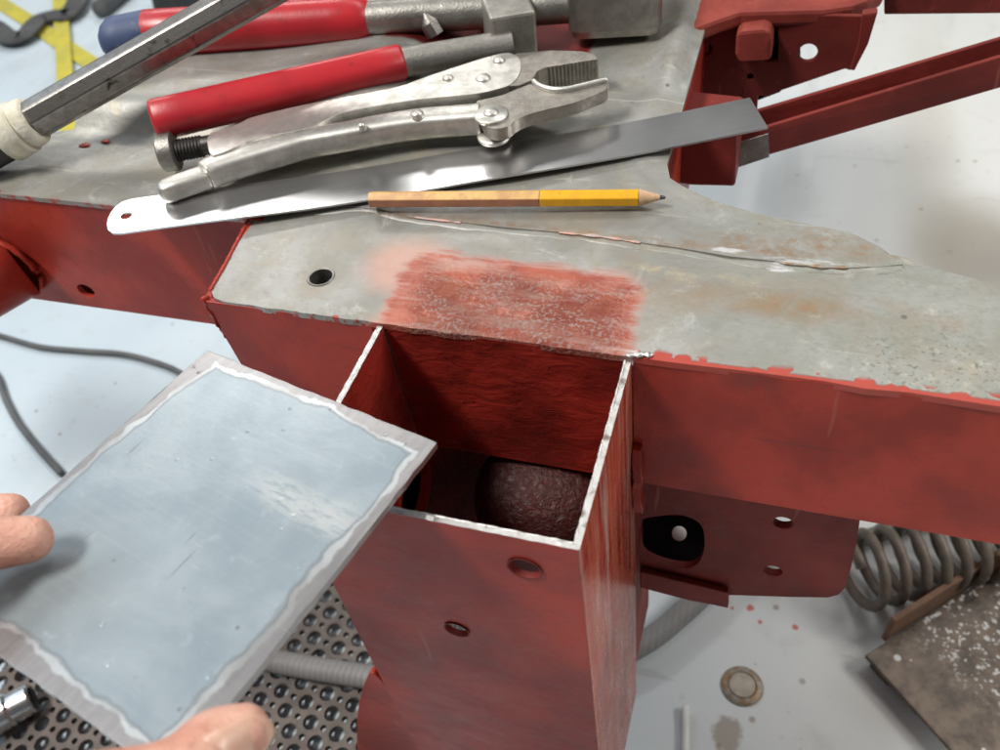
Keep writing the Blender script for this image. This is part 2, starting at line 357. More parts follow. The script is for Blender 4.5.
def hose_material():
    k = Mat('ribbed_grey_hose', .6)
    w = k.n.new('ShaderNodeTexWave'); k.put(w.inputs['Vector'], k.co); w.inputs['Scale'].default_value = 70; w.inputs['Distortion'].default_value = 1.0
    k.set('Base Color', k.mix(k.noise(40, 5), (0.17, 0.165, 0.16), (0.27, 0.265, 0.26)))
    k.bump(w.outputs['Fac'], .3, .001)
    return k.mat
HOSE = hose_material()

def floor_material():
    k = Mat('painted_workshop_floor', .5)
    X, Y, Z = k.xyz()
    n = k.noise(2.2, 6, .6, .3); n2 = k.noise(30, 5)
    col = k.mix(k.sm(n, .3, .7), (0.50, 0.59, 0.66), (0.60, 0.69, 0.75))
    col = k.mix(k.m('MULTIPLY', k.sm(X, -.1, .3), .85), col, (0.70, 0.695, 0.66))
    col = k.mix(k.m('MULTIPLY', k.sm(n2, .55, .75), .3), col, (0.46, 0.46, 0.44))
    scf = k.noise(9, 5, .65, .6, k.vec((1, .25, 1), (0, 0, .5)))
    col = k.mix(k.m('MULTIPLY', k.sm(scf, .55, .70), .3), col, (0.40, 0.41, 0.41))
    crk = k.noise(16, 3, .5, 1.5, k.vec((.3, 2.2, 1), (0, 0, -.4)))
    col = k.mix(k.m('MULTIPLY', k.sm(crk, .69, .715), .3), col, (0.34, 0.33, 0.31))
    # brownish dirt toward the right, behind the rail
    w = k.noise(5, 5)
    for cx, cy, rx, ry, a, cc in ((.345, .60, .055, .075, .55, (0.33, 0.27, 0.18)), (.30, .78, .03, .25, .30, (0.40, .36, .28)), (.142, .66, .030, .06, .45, (0.36, .37, .38)), (.105, .66, .008, .2, .5, (0.72, .74, .76)), (.21, .95, .012, .5, .35, (0.68, .70, .72)), (.255, .085, .03, .03, .3, (0.33, .30, .25))):
        col = k.mix(k.m('MULTIPLY', k.ell(X, Y, cx, cy, rx, ry, 1.3, w, 1.2), a), col, cc)
    st = k.ell(X, Y, .1580, .0309, .0095, .013, .5, k.noise(120, 4), 1.6)
    col = k.mix(k.m('MULTIPLY', st, .7), col, (0.26, 0.19, 0.13))
    sp = k.m('MULTIPLY', k.sm(k.voro(38, vec=k.vec((1, 1, .01))), .12, .05), k.sm(k.noise(7, 2), .45, .6))
    col = k.mix(k.m('MULTIPLY', sp, .7), col, (0.26, 0.20, 0.14))
    sp2 = k.m('MULTIPLY', k.sm(k.voro(22, vec=k.vec((1, 1, .01), loc=(.37, .11, 0))), .10, .07), k.ell(X, Y, .17, .13, .09, .09, .8))
    col = k.mix(k.m('MULTIPLY', sp2, .8), col, (0.45, 0.12, 0.08))
    for cx, cy, r_ in ((.1628, .1312, .0028), (.1964, .1232, .0022), (.1712, .1213, .0016), (.150, .128, .0013), (.125, .15, .002)):
        col = k.mix(k.m('MULTIPLY', k.ell(X, Y, cx, cy, r_, r_, .5, k.noise(200, 3), 1.2), .85), col, (0.55, 0.08, 0.05))
    col = k.mix(k.m('MULTIPLY', k.m('MULTIPLY', k.sm(k.noise(85, 5, .75), .60, .68), k.sm(k.noise(9, 4), .45, .62)), .5), col, (0.30, 0.26, 0.20))
    k.set('Base Color', col); k.set('Roughness', k.fmix(n2, .35, .6)); k.bump(k.noise(160, 4), .15, .001)
    return k.mat
FLOOR = floor_material()

def spattered_material():
    k = Mat('rusty_plate_white_spatter', .5, .25)
    X, Y, Z = k.xyz()
    col = k.mix(k.sm(k.noise(60, 6, .7), .35, .65), (0.085, 0.068, 0.055), (0.19, 0.145, 0.11))
    a = k.m('MULTIPLY', k.sm(k.m('ADD', k.voro(210, vec=k.vec((1, 1, .01))), k.m('MULTIPLY', k.noise(500, 2), .3)), .48, .40), k.sm(k.noise(60, 4), .44, .56))
    b = k.sm(k.noise(210, 3), .60, .63)
    m = k.m('MAXIMUM', a, k.m('MULTIPLY', b, k.sm(k.noise(22, 3), .48, .6)))
    m = k.m('MULTIPLY', m, k.sm(X, .030, .062))
    few = k.sm(k.voro(45, vec=k.vec((1, 1, .01), loc=(.2, .7, 0))), .13, .10)
    m = k.m('MAXIMUM', m, k.m('MULTIPLY', few, .9))
    k.set('Base Color', k.mix(m, col, (0.70, 0.70, 0.68))); k.set('Metallic', k.fmix(m, .35, 0.0))
    k.set('Roughness', .42); k.bump(k.noise(240, 4), .5, .0012)
    return k.mat
SPATTER = spattered_material()

def skin_material():
    k = Mat('skin', .5)
    n = k.noise(60, 5); n2 = k.noise(260, 4)
    col = k.mix(k.sm(n, .3, .7), (0.54, 0.255, 0.185), (0.66, 0.385, 0.295))
    col = k.mix(k.m('MULTIPLY', k.sm(n2, .55, .72), .3), col, (0.42, 0.145, 0.085))
    col = k.mix(k.m('MULTIPLY', k.sm(k.noise(110, 5, .7), .62, .72), .45), col, (0.27, 0.17, 0.11))
    blot = k.noise(45, 5, .7, .6, k.vec(loc=(2, 5, 1)))
    col = k.mix(k.m('MULTIPLY', k.sm(blot, .48, .66), .55), col, (0.56, 0.185, 0.125))
    pale = k.noise(75, 5, .7, .3, k.vec(loc=(7, 1, 4)))
    col = k.mix(k.m('MULTIPLY', k.sm(pale, .56, .70), .5), col, (0.70, 0.47, 0.36))
    lin = k.noise(320, 4, .65, .6, k.vec((1, 1, 3), (.6, .3, .5)))
    col = k.mix(k.m('MULTIPLY', k.sm(lin, .58, .68), .3), col, (0.30, 0.12, 0.08))
    k.set('Base Color', col)
    k.set('Subsurface Weight', .18); k.set('Subsurface Radius', (0.9, .35, .2)); k.set('Subsurface Scale', .004)
    k.set('Roughness', .48)
    p = k.bump(k.voro(1500), .18, .0003)
    k.bump(k.m('ADD', k.noise(420, 4, .6, .8), k.m('MULTIPLY', lin, .8)), .55, .0010, p)
    return k.mat
SKIN = skin_material()
def nail_material():
    k = Mat('nail', .3)
    k.set('Base Color', k.mix(k.noise(150, 4), (0.60, 0.34, 0.25), (0.66, 0.43, 0.33)))
    k.set('Subsurface Weight', .15); k.set('Subsurface Scale', .002)
    k.bump(k.noise(500, 2, .5, 0, k.vec((1, 1, 1))), .12, .0003)
    return k.mat
NAIL = nail_material()

# ---------------------------------------------------------------- mesh helpers
def link(name, me, mat, parent=None, smooth=False):
    o = bpy.data.objects.new(name, me); C.objects.link(o)
    if mat is not None and not me.materials: me.materials.append(mat)
    if smooth:
        for p in me.polygons: p.use_smooth = True
    if parent is not None: o.parent = parent
    return o
def build(name, verts, faces, mat, parent=None, smooth=False, bevel=0.0, segs=2, sharp=None):
    me = bpy.data.meshes.new(name)
    bm = bmesh.new()
    vs = [bm.verts.new(v) for v in verts]
    for f in faces:
        try: bm.faces.new([vs[i] for i in f])
        except ValueError: pass
    bmesh.ops.recalc_face_normals(bm, faces=bm.faces)
    bm.to_mesh(me); bm.free()
    o = link(name, me, mat, parent, smooth)
    if sharp is not None: me.set_sharp_from_angle(angle=math.radians(sharp))
    if bevel:
        m = o.modifiers.new('bevel', 'BEVEL'); m.width = bevel; m.segments = segs; m.limit_method = 'ANGLE'; m.angle_limit = math.radians(35)
        m.harden_normals = False
    return o
def thing(name, label, cat, loc=(0, 0, 0), group=None):
    o = bpy.data.objects.new(name, None); C.objects.link(o); o.location = loc; o.empty_display_size = .02
    return tag(o, label, cat, group)
def tag(o, label, cat, group=None):
    o['label'] = label; o['category'] = cat
    if group: o['group'] = group
    return o
def inside(p, poly):
    x, y = p; c = False; n = len(poly)
    for i in range(n):
        x1, y1 = poly[i]; x2, y2 = poly[i - 1]
        if (y1 > y) != (y2 > y) and x < (x2 - x1) * (y - y1) / (y2 - y1) + x1: c = not c
    return c
def tri(outer, holes=(), grid=0.0):
    """triangles filling an outline with holes (metres); optional inner grid"""
    S = 1000.0
    vs, es = [], []
    for loop in [outer, *holes]:
        b = len(vs); vs += [Vector((p[0] * S, p[1] * S)) for p in loop]
        es += [(b + i, b + (i + 1) % len(loop)) for i in range(len(loop))]
    if grid:
        x0, x1 = min(p[0] for p in outer), max(p[0] for p in outer); y0, y1 = min(p[1] for p in outer), max(p[1] for p in outer)
        i = 0
        y = y0 + grid * .5
        while y < y1:
            x = x0 + grid * (.25 + .5 * (i % 2))
            while x < x1:
                if inside((x, y), outer) and not any(inside((x, y), h) for h in holes): vs.append(Vector((x * S, y * S)))
                x += grid
            y += grid; i += 1
    v, e, f, *_ = delaunay_2d_cdt(vs, es, [], 0, 1e-4)
    P = [(p.x / S, p.y / S) for p in v]
    T = []
    for t in f:
        c = (sum(P[i][0] for i in t) / 3, sum(P[i][1] for i in t) / 3)
        if inside(c, outer) and not any(inside(c, h) for h in holes): T.append(tuple(t))
    return P, T
def solid(name, outer, th, xf, mat, parent=None, holes=(), bevel=0.0, grid=0.0, top=None, bottom_mat=None):
    """flat outline given thickness; xf(u, v, w) places it, w running 0 .. -th; top(u, v) lifts both faces"""
    P, T = tri(outer, holes, grid)
    n = len(P)
    tp = top or (lambda u, v: 0.0)
    verts = [xf(u, v, tp(u, v)) for u, v in P] + [xf(u, v, tp(u, v) - th) for u, v in P]
    cnt = {}
    for a, b, c in T:
        for i, j in ((a, b), (b, c), (c, a)): cnt[(min(i, j), max(i, j))] = cnt.get((min(i, j), max(i, j)), 0) + 1
    faces = [t for t in T] + [(c + n, b + n, a + n) for a, b, c in T]
    faces += [(i, j, j + n, i + n) for (i, j), k in cnt.items() if k == 1]
    return build(name, verts, faces, mat, parent, bevel=bevel)
def flat(z): return lambda u, v, w: (u, v, z + w)
def facing(y): return lambda u, v, w: (u, y - w, v)          # a wall turned to -y
def siding(x): return lambda u, v, w: (x + w, u, v)          # a wall turned to +x
def circle(cx, cy, r, n=24, ry=None, a0=0.0): return [(cx + r * math.cos(a0 + 2 * math.pi * i / n), cy + (ry or r) * math.sin(a0 + 2 * math.pi * i / n)) for i in range(n)]
def rough_line(a, b, n, amp, rnd, end=False):
    out = []
    for i in range(n):
        t = i / n; out.append((a[0] + (b[0] - a[0]) * t + (rnd.uniform(-amp, amp) if i else 0), a[1] + (b[1] - a[1]) * t + (rnd.uniform(-amp, amp) if i else 0)))
    return out + ([tuple(b)] if end else [])
def chaikin(p, n=2):
    for _ in range(n):
        q = []
        for i in range(len(p)):
            a, b = p[i], p[(i + 1) % len(p)]
            q += [(a[0] * .78 + b[0] * .22, a[1] * .78 + b[1] * .22), (a[0] * .22 + b[0] * .78, a[1] * .22 + b[1] * .78)]
        p = q
    return p
def xy(pts): return [(p[0], p[1]) for p in pts]
def xz(pts): return [(p[0], p[2]) for p in pts]
def smooth_path(pts, n):
    P = [Vector(p) for p in pts]; out = []
    for i in range(len(P) - 1):
        p0 = P[max(i - 1, 0)]; p1 = P[i]; p2 = P[i + 1]; p3 = P[min(i + 2, len(P) - 1)]
        for k in range(n):
            t = k / n
            out.append(.5 * ((2 * p1) + (p2 - p0) * t + (2 * p0 - 5 * p1 + 4 * p2 - p3) * t * t + (3 * p1 - p0 - 3 * p2 + p3) * t ** 3))
    out.append(P[-1]); return out
def tube_data(path, radius, seg=16, up=(0, 0, 1), section=None, caps=True, round_ends=0):
    """sweep; radius(t) -> r or (rx, ry); section(angle) -> unit (x, y)"""
    P = [Vector(p) for p in path]; n = len(P); up = Vector(up)
    rad = radius if callable(radius) else (lambda t: radius)
    sec = section or (lambda a: (math.cos(a), math.sin(a)))
    V, F = [], []
    rings = []
    for i in range(n):
        d = (P[min(i + 1, n - 1)] - P[max(i - 1, 0)]).normalized()
        s = d.cross(up)
        if s.length < 1e-6: s = Vector((1, 0, 0))
        s.normalize(); u = s.cross(d).normalized()
        r = rad(i / (n - 1)); r = r if isinstance(r, tuple) else (r, r)
        rings.append((P[i], d, s, u, r))
    if round_ends:
        def endcap(rg, sign):
            p, d, s, u, r = rg; out = []
            for k in range(1, round_ends + 1):
                a = math.pi / 2 * k / (round_ends + .15)
                out.append((p + d * sign * min(r) * math.sin(a) * .9, d, s, u, (r[0] * math.cos(a), r[1] * math.cos(a))))
            return out
        rings = endcap(rings[0], -1)[::-1] + rings + endcap(rings[-1], 1)
    for p, d, s, u, r in rings:
        for k in range(seg):
            cx, cy = sec(2 * math.pi * k / seg)
            V.append(p + s * cx * r[0] + u * cy * r[1])
    m = len(rings)
    for i in range(m - 1):
        for k in range(seg): F.append((i * seg + k, i * seg + (k + 1) % seg, (i + 1) * seg + (k + 1) % seg, (i + 1) * seg + k))
    if caps: F.append(tuple(range(seg))); F.append(tuple((m - 1) * seg + k for k in range(seg)))
    return V, F
def tube(name, path, radius, mat, parent=None, seg=16, smooth=True, bevel=0.0, sharp=50, **kw):
    V, F = tube_data(path, radius, seg, **kw)
    return build(name, V, F, mat, parent, smooth, bevel, sharp=sharp)
def lathe(name, prof, mat, base, axis, parent=None, seg=28, sharp=40, caps=True):
    """prof: (distance along axis, radius)"""
    ax = Vector(axis).normalized(); s = ax.orthogonal().normalized(); u = ax.cross(s); base = Vector(base)
    V, F = [], []
    for h, r in prof:
        for k in range(seg):
            a = 2 * math.pi * k / seg; V.append(base + ax * h + (s * math.cos(a) + u * math.sin(a)) * max(r, 1e-5))
    for i in range(len(prof) - 1):
        for k in range(seg): F.append((i * seg + k, i * seg + (k + 1) % seg, (i + 1) * seg + (k + 1) % seg, (i + 1) * seg + k))
    if caps: F.append(tuple(range(seg))); F.append(tuple((len(prof) - 1) * seg + k for k in range(seg)))
    return build(name, V, F, mat, parent, True, sharp=sharp)
def box(name, lo, hi, mat, parent=None, bevel=0.0):
    x0, y0, z0 = lo; x1, y1, z1 = hi
    V = [(x, y, z) for z in (z0, z1) for y in (y0, y1) for x in (x0, x1)]
    return build(name, V, [(0, 1, 3, 2), (4, 5, 7, 6), (0, 1, 5, 4), (2, 3, 7, 6), (0, 2, 6, 4), (1, 3, 7, 5)], mat, parent, bevel=bevel)
def bead(name, pts, r, mat, parent, rnd, step=None, flat_=.6, jit=.35):
    """a weld bead: one sweep whose girth swells and pinches"""
    path = smooth_path(pts, 8)
    L = sum((path[i + 1] - path[i]).length for i in range(len(path) - 1))
    n = max(8, int(L / (step or r * .45)))
    pp = []
    for i in range(n + 1):
        t = i / n * (len(path) - 1); k = min(int(t), len(path) - 2); pp.append(path[k].lerp(path[k + 1], t - k))
    ph = [rnd.uniform(0, 6.28) for _ in range(4)]
    g = [1 + jit * .5 * math.sin(i * .9 + ph[0]) + jit * .4 * math.sin(i * .37 + ph[1]) + rnd.uniform(-jit, jit) * .35 for i in range(n + 1)]
    V, F = [], []
    pp = [p + Vector((rnd.uniform(-1, 1), rnd.uniform(-1, 1), 0)) * r * .18 for p in pp]
    return tube(name, pp, lambda t: (r * g[int(round(t * n))], r * flat_ * g[int(round(t * n))]), mat, parent, 10, round_ends=2, sharp=None)

# ---------------------------------------------------------------- floor
FZ = -0.40
fl = build('floor', [(-6, -6, FZ), (6, -6, FZ), (6, 8, FZ), (-6, 8, FZ)], [(0, 1, 2, 3)], FLOOR)
fl['kind'] = 'structure'

# ---------------------------------------------------------------- chassis frame
rnd = random.Random(3)
frame = thing('chassis_frame', 'red oxide painted vehicle chassis frame with bare grey top and open square stub', 'chassis', (0, 0, 0))

# near plate of the rail top, with the bolt hole; its cut-out is the stub opening's rear edge
near = [(-.0850, .0500), (-.0822, .030), (-.0790, .0060), (-.0755, .0020)]
near += rough_line((-.070, .0006), (0.0, 0.0), 10, .0004, rnd) + rough_line((0, 0), (.100, 0), 14, .0004, rnd)
near += rough_line((.100, 0.0), (.62, -.0005), 40, .0006, rnd) + [(.62, 0)]
near += [(.62, .040), (.26, .0540), (.2221, .0592), (.200, .0650), (.190, .0700), (.12, .0800), (-.0850, .0800)]
hole = [(-0.0349, 0.0218, 0.0000)][0]
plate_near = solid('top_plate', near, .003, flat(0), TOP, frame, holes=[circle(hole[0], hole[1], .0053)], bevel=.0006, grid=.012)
lathe('hole_sleeve', [(.0002, .0062), (.0008, .0058), (.0006, .0049), (-.030, .0049)], GREY_STEEL, (hole[0], hole[1], -.0004), (0, 0, 1), frame, caps=False)

# far plate lapped over it, rising gently under the tools
seam = xy([(-0.0641, 0.0619, 0.0010), (-0.0420, 0.0688, 0.0010), (-0.0270, 0.0686, 0.0010), (-0.0113, 0.0657, 0.0010), (0.0125, 0.0648, 0.0010), (0.0309, 0.0640, 0.0010), (0.0571, 0.0644, 0.0010), (0.0741, 0.0643, 0.0010), (0.0909, 0.0629, 0.0010), (0.1072, 0.0615, 0.0010), (0.1270, 0.0590, 0.0010), (0.1458, 0.0589, 0.0010), (0.1604, 0.0588, 0.0010), (0.1710, 0.0599, 0.0010), (0.1816, 0.0622, 0.0010), (0.1895, 0.0646, 0.0010)])
right = xy([(0.1814, 0.0735, 0.0010), (0.1703, 0.0805, 0.0010), (0.1513, 0.0848, 0.0010), (0.1354, 0.0885, 0.0010), (0.1208, 0.0934, 0.0010), (0.1098, 0.0982, 0.0010), (0.1015, 0.1029, 0.0010), (0.0956, 0.1074, 0.0010)])
lap = [(-.62, .0530), (-.45, .0528), (-.30, .0532), (-.20, .0526), (-.13, .0530), (-.0870, .0525), (-.0800, .0600)] + seam + right
lap += [(.0925, .118), (.0920, .16), (.0915, .24), (.0900, .30), (.0890, .60), (-.20, .60), (-.205, .30), (-.212, .20), (-.222, .130), (-.2225, .108), (-.26, .101), (-.40, .100), (-.62, .099)]
def sst(a, b, x):
    t = max(0.0, min(1.0, (x - a) / (b - a))); return t * t * (3 - 2 * t)
def hump(u, v):
    h = .015 * sst(.104, .124, v - .06 * (u + .2)) * (1 - sst(-.07, .0, u)) * sst(-.235, -.222, u)
    rg = math.exp(-((u - .0800) / .0068) ** 2)
    h += rg * (.0022 * sst(.11, .13, v) + .0045 * sst(.170, .200, v)) + .0014 * sst(.03, .07, u) * sst(.17, .22, v) * (1 - sst(.070, .080, u))
    h += .0008 * math.sin(u * 60) * math.sin(v * 45)
    return h
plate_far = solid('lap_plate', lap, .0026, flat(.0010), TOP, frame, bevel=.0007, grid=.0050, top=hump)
for p in plate_far.data.polygons: p.use_smooth = True
plate_far.data.set_sharp_from_angle(angle=math.radians(40))
# the weld along the lap: grey bead, pink where red paint was wiped over it
sp = [(x, y - .0004, -.0003) for x, y in seam]
bead('seam_filler', sp, .0030, TOP, plate_far, rnd, step=.004, flat_=.28, jit=.3)
for a, b, r, mt_ in ((3, 5, .0006, WELD_PINK), (6, 9, .0006, WELD_PINK), (11, 14, .0007, WELD)):
    bead('weld_bead', [(x, y, .0010) for x, y, z in sp[a:b]], r, mt_, plate_far, rnd, step=.0012, jit=.7)

# side walls of the rails
wall_r = [(.1002, -.0760), (.62, -.0760)] + rough_line((.62, -.0012), (.1002, -.0010), 60, .0005, rnd, True)
solid('rail_wall', wall_r, .003, facing(.0003), RED, frame, bevel=.0005)
solid('rail_wall', [(-.0800, -.0012), (-.003, -.0012), (-.003, -.0750), (-.0735, -.0750)], .003, facing(.0003), RED, frame, bevel=.0006)
# the slanting return of the left box and the left rail behind it
build('return_wall', [(-.0815, .0015, -.0012), (-.0745, .0015, -.0750), (-.0868, .0535, -.0012), (-.0830, .0535, -.0750), (-.0770, .0035, -.0012), (-.0700, .0035, -.0750), (-.083, .0555, -.0012), (-.079, .0555, -.0750)],
      [(0, 1, 3, 2), (4, 5, 7, 6), (0, 1, 5, 4), (2, 3, 7, 6), (0, 2, 6, 4), (1, 3, 7, 5)], RED, frame, bevel=.001)
hl = [(-0.2129, 0.0535, -0.0621)][0]
solid('rail_wall', [(-.62, -.0748), (-.0800, -.0748), (-.0800, .0002)] + rough_line((-.0800, .0008), (-.62, .0008), 40, .0004, rnd, True), .003, facing(.0535), RED, frame, holes=[circle(hl[0], hl[2], .0052, 20, .0046)], bevel=.0006)
bead('weld_bead', [(-.0798, .0016, -.0005), (-.0790, .0012, -.010), (-.0782, .0012, -.022)], .0018, RED, frame, rnd, step=.002, jit=.2)
bead('weld_bead', [(-.0862, .0525, .0005), (-.0845, .040, .0004), (-.0815, .022, .0004), (-.0795, .006, .0004)], .0008, RED_BEAD, frame, rnd, jit=.3)
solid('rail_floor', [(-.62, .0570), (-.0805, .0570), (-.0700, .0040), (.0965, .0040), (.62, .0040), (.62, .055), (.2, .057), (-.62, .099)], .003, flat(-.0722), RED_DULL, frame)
solid('rail_wall', [(.2000, -.0718), (.62, -.0718), (.62, -.004), (.2000, -.004)], .003, lambda u, v, w: (u, .0600 - .03 * (u - .2) - w * 1.0 - .004, v), RED_DULL, frame)
# lumpy painted bead along the top edge of the right rail
pts = [(.1045 + i * .006, -.0002 + .0002 * math.sin(i), .0002) for i in range(16)]
def drip(x, y, r, k, z0=0.0):
    """a flattened dome of paint hanging over the edge"""
    V, F = [], []; n, m = 14, 5
    ph = rnd.uniform(0, 6.28)
    for i in range(m + 1):
        t = i / m
        for q in range(n):
            a = 2 * math.pi * q / n
            rr = r * math.cos(t * math.pi / 2 * .97) * (1 + .10 * math.sin(2 * a + ph) + .06 * math.sin(3 * a + 2 * ph))
            V.append((x + rr * 1.15 * math.cos(a), y + rr * .95 * math.sin(a), z0 - .0003 + .00075 * k * math.sin(t * math.pi / 2)))
    for i in range(m):
        for q in range(n): F.append((i * n + q, i * n + (q + 1) % n, (i + 1) * n + (q + 1) % n, (i + 1) * n + q))
    F.append(tuple(m * n + q for q in range(n)))
    return build('paint_drip', V, F, RED_BEAD, frame, True)
for q_, r_ in (([(-0.2104, 0.0986, 0.0020)][0], .0026), ([(-0.2004, 0.1035, 0.0020)][0], .0021), ([(-0.0296, 0.0078, -0.0000)][0], .0020), ([(-0.0532, -0.0302, -0.0000)][0], .0015)):
    if q_[1] > 0: drip(q_[0], q_[1], r_, .8, q_[2] - .0004)

# stub: four-sided box with ground rim
SD = .0810
def stub_wall(name, outer, th, xf, holes=(), rough=False):
    o = solid(name, outer, th, xf, RED_ROUGH if rough else (RED_WORN_SHEEN if name == 'worn_sheen_stub_wall' else RED), frame, holes=holes)
    o.data.materials.append(CUT)
    for p in o.data.polygons:
        if abs(p.normal.z) > .6 and p.center.z > -.003: p.material_index = 1
    return o
h1 = [(0.0812, -0.0810, -0.0183)][0]; h2 = [(0.0486, -0.0810, -0.0757)][0]
front = [(.0004, -.300), (.0996, -.300)] + rough_line((.0996, -.0008), (.0004, -.0008), 40, .00025, rnd, True)
stub_wall('stub_wall', front, .0022, facing(-SD), [circle(h1[0], h1[2], .0058, 24), circle(h2[0], h2[2], .0050, 24)])
for h, r in ((h1, .0058), (h2, .0050)):
    lathe('hole_collar', [(0, r - .0002), (.0003, r + .0002), (.0002, r - .0004), (-.0022, r - .0006)], RED_DULL, (h[0], -SD - .0003, h[2]), (0, -1, 0), frame, caps=False)
stub_wall('worn_sheen_stub_wall', [(-SD + .0002, -.300), (.0040, -.300), (.0040, -.0790)] + [(-.0002, -.0790), (-.0002, -.0030)] + rough_line((-.002, -.0008), (-SD + .0002, -.0008), 30, .00025, rnd, True), .0022, siding(.1), rough=False)
stub_wall('stub_wall', [(-SD + .0022, -.300), (.060, -.300), (.060, -.0755), (-.0004, -.0755)] + rough_line((-.0004, -.0010), (-SD + .0022, -.0010), 30, .00025, rnd, True), .0022, siding(.0022), rough=True)
solid('stub_wall', [(.0030, -.0750), (.0970, -.0750), (.0970, -.0012), (.0030, -.0012)], .003, facing(.0002), RED_ROUGH, frame)
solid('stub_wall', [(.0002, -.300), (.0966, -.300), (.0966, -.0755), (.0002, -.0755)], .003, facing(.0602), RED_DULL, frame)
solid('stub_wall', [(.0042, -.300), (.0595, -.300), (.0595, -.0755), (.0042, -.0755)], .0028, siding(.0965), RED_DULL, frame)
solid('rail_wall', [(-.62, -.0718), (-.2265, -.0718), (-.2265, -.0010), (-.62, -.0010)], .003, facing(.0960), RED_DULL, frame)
# ground rim: a raised burr of bright metal along the three cut edges
def rim(pts): return bead('rim', pts, .00040, CUT, frame, rnd, step=.0010, flat_=.9, jit=.45)
rim([(.0021, -.0012, -.0010), (.0021, -.04, -.0009), (.0021, -SD + .0022, -.0008)])
rim([(.0022, -SD + .0021, -.0010), (.05, -SD + .0021, -.0009), (.0979, -SD + .0021, -.0010)])
rim([(.0979, -SD + .0022, -.0010), (.0979, -.045, -.0009), (.0979, -.002, -.0006)])
solid('ragged_flange', [(-.003, -.050), (.003, -.050), (.003, -.098), (-.003, -.094), (-.0045, -.085), (-.0040, -.075), (-.0060, -.068), (-.0050, -.060)], .0035, lambda u, v, w: (.1042 + w + .0008 * math.sin(v * 260), u, v), RED, frame, bevel=.0012, grid=.003)
bead('weld_bead', [(.0985, -.0006, .0010), (.1035, .0010, .0010), (.1065, .0016, .0006)], .0011, CUT, frame, rnd)
# round tube end seen down inside the stub, and a short pipe stub beside it
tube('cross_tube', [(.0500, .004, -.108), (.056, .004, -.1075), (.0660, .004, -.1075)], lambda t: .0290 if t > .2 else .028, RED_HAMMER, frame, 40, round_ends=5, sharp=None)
lathe('pipe_collar', [(0, .0165), (.0005, .0182), (.0040, .0182), (.0046, .0172), (.0046, .0158), (0, .0158)], RED_BEAD, (.0024, -.0205, -.0850), (1, 0, 0), frame)

# gusset low on the stub's left flank
gus = xz([(-0.0073, -0.0760, -0.1505), (-0.0147, -0.0760, -0.1678), (-0.0228, -0.0760, -0.1888), (-0.0318, -0.0760, -0.2171), (-0.0427, -0.0760, -0.2566), (-0.0565, -0.0760, -0.3149), (-0.0690, -0.0760, -0.3716), (0.0154, -0.0760, -0.3205), (0.0070, -0.0760, -0.2596), (0.0011, -0.0760, -0.2018), (-0.0032, -0.0760, -0.1636)])
solid('gusset', chaikin(gus), .004, facing(-.0772), RED, frame, bevel=.0010)

# slotted bracket under the right rail
by = .0120
bout = xz([(0.1006, 0.0120, -0.0833), (0.1910, 0.0120, -0.0816), (0.1919, 0.0120, -0.0915), (0.1937, 0.0120, -0.1109), (0.1949, 0.0120, -0.1330), (0.1951, 0.0120, -0.1472), (0.1932, 0.0120, -0.1545), (0.1894, 0.0120, -0.1585), (0.1731, 0.0120, -0.1649), (0.1447, 0.0120, -0.1749), (0.1456, 0.0120, -0.1879), (0.1265, 0.0120, -0.1878), (0.1007, 0.0120, -0.1830)])
slot = xz([(0.1006, 0.0120, -0.1225), (0.1053, 0.0120, -0.1184), (0.1189, 0.0120, -0.1115), (0.1271, 0.0120, -0.1145), (0.1301, 0.0120, -0.1209), (0.1313, 0.0120, -0.1359), (0.1297, 0.0120, -0.1491), (0.1253, 0.0120, -0.1574), (0.1165, 0.0120, -0.1589), (0.1081, 0.0120, -0.1573), (0.1007, 0.0120, -0.1516)])
hA = [(0.1628, 0.0120, -0.1042)][0]; hB = [(0.1630, 0.0120, -0.1445)][0]
brk = solid('slotted_bracket', bout, .004, facing(by), RED_DULL, frame, holes=[chaikin(slot), circle(hA[0], hA[2], .0044), circle(hB[0], hB[2], .0044)], bevel=.0006)
lower = xz([(0.1014, 0.0080, -0.1628), (0.1445, 0.0080, -0.1659), (0.1456, 0.0080, -0.1806), (0.1269, 0.0080, -0.1815), (0.1014, 0.0080, -0.1788)])
solid('bracket_flange', lower, .0032, facing(by - .004), RED_DULL, brk, bevel=.0006)
sc = [(0.1172, 0.0280, -0.1524)][0]
scr = lathe('bolt', [(0, .0022), (.0008, .0034), (.0016, .0036), (.003, .0036)], WHITE, (sc[0], by + .015, sc[2]), (0, .75, -.66), brk)
solid('slot_shade_sheet', xz([(0.0950, 0.0420, -0.1415), (0.1442, 0.0420, -0.1394), (0.1409, 0.0420, -0.2188), (0.0950, 0.0420, -0.2260)]), .003, facing(by + .030), MATTE_BLACK, brk)  # dark sheet added so the slot reads as deep shade

# round cross tube running off at the left
ct = [(-0.2550, 0.0500, -0.0483)][0]
tube('cross_tube', [(ct[0] + .004, .054, ct[2]), (ct[0] - .012, .030, ct[2] - .002), (ct[0] - .055, -.040, ct[2] - .006), (ct[0] - .10, -.11, ct[2] - .01)], .0190, RED, frame, 36, sharp=None)
bead('weld_bead', [(ct[0] - .003 + .0230 * math.cos(a), .050, ct[2] + .0205 * math.sin(a)) for a in [i * .55 for i in range(12)]], .0018, RED, frame, rnd, step=.003, jit=.2)

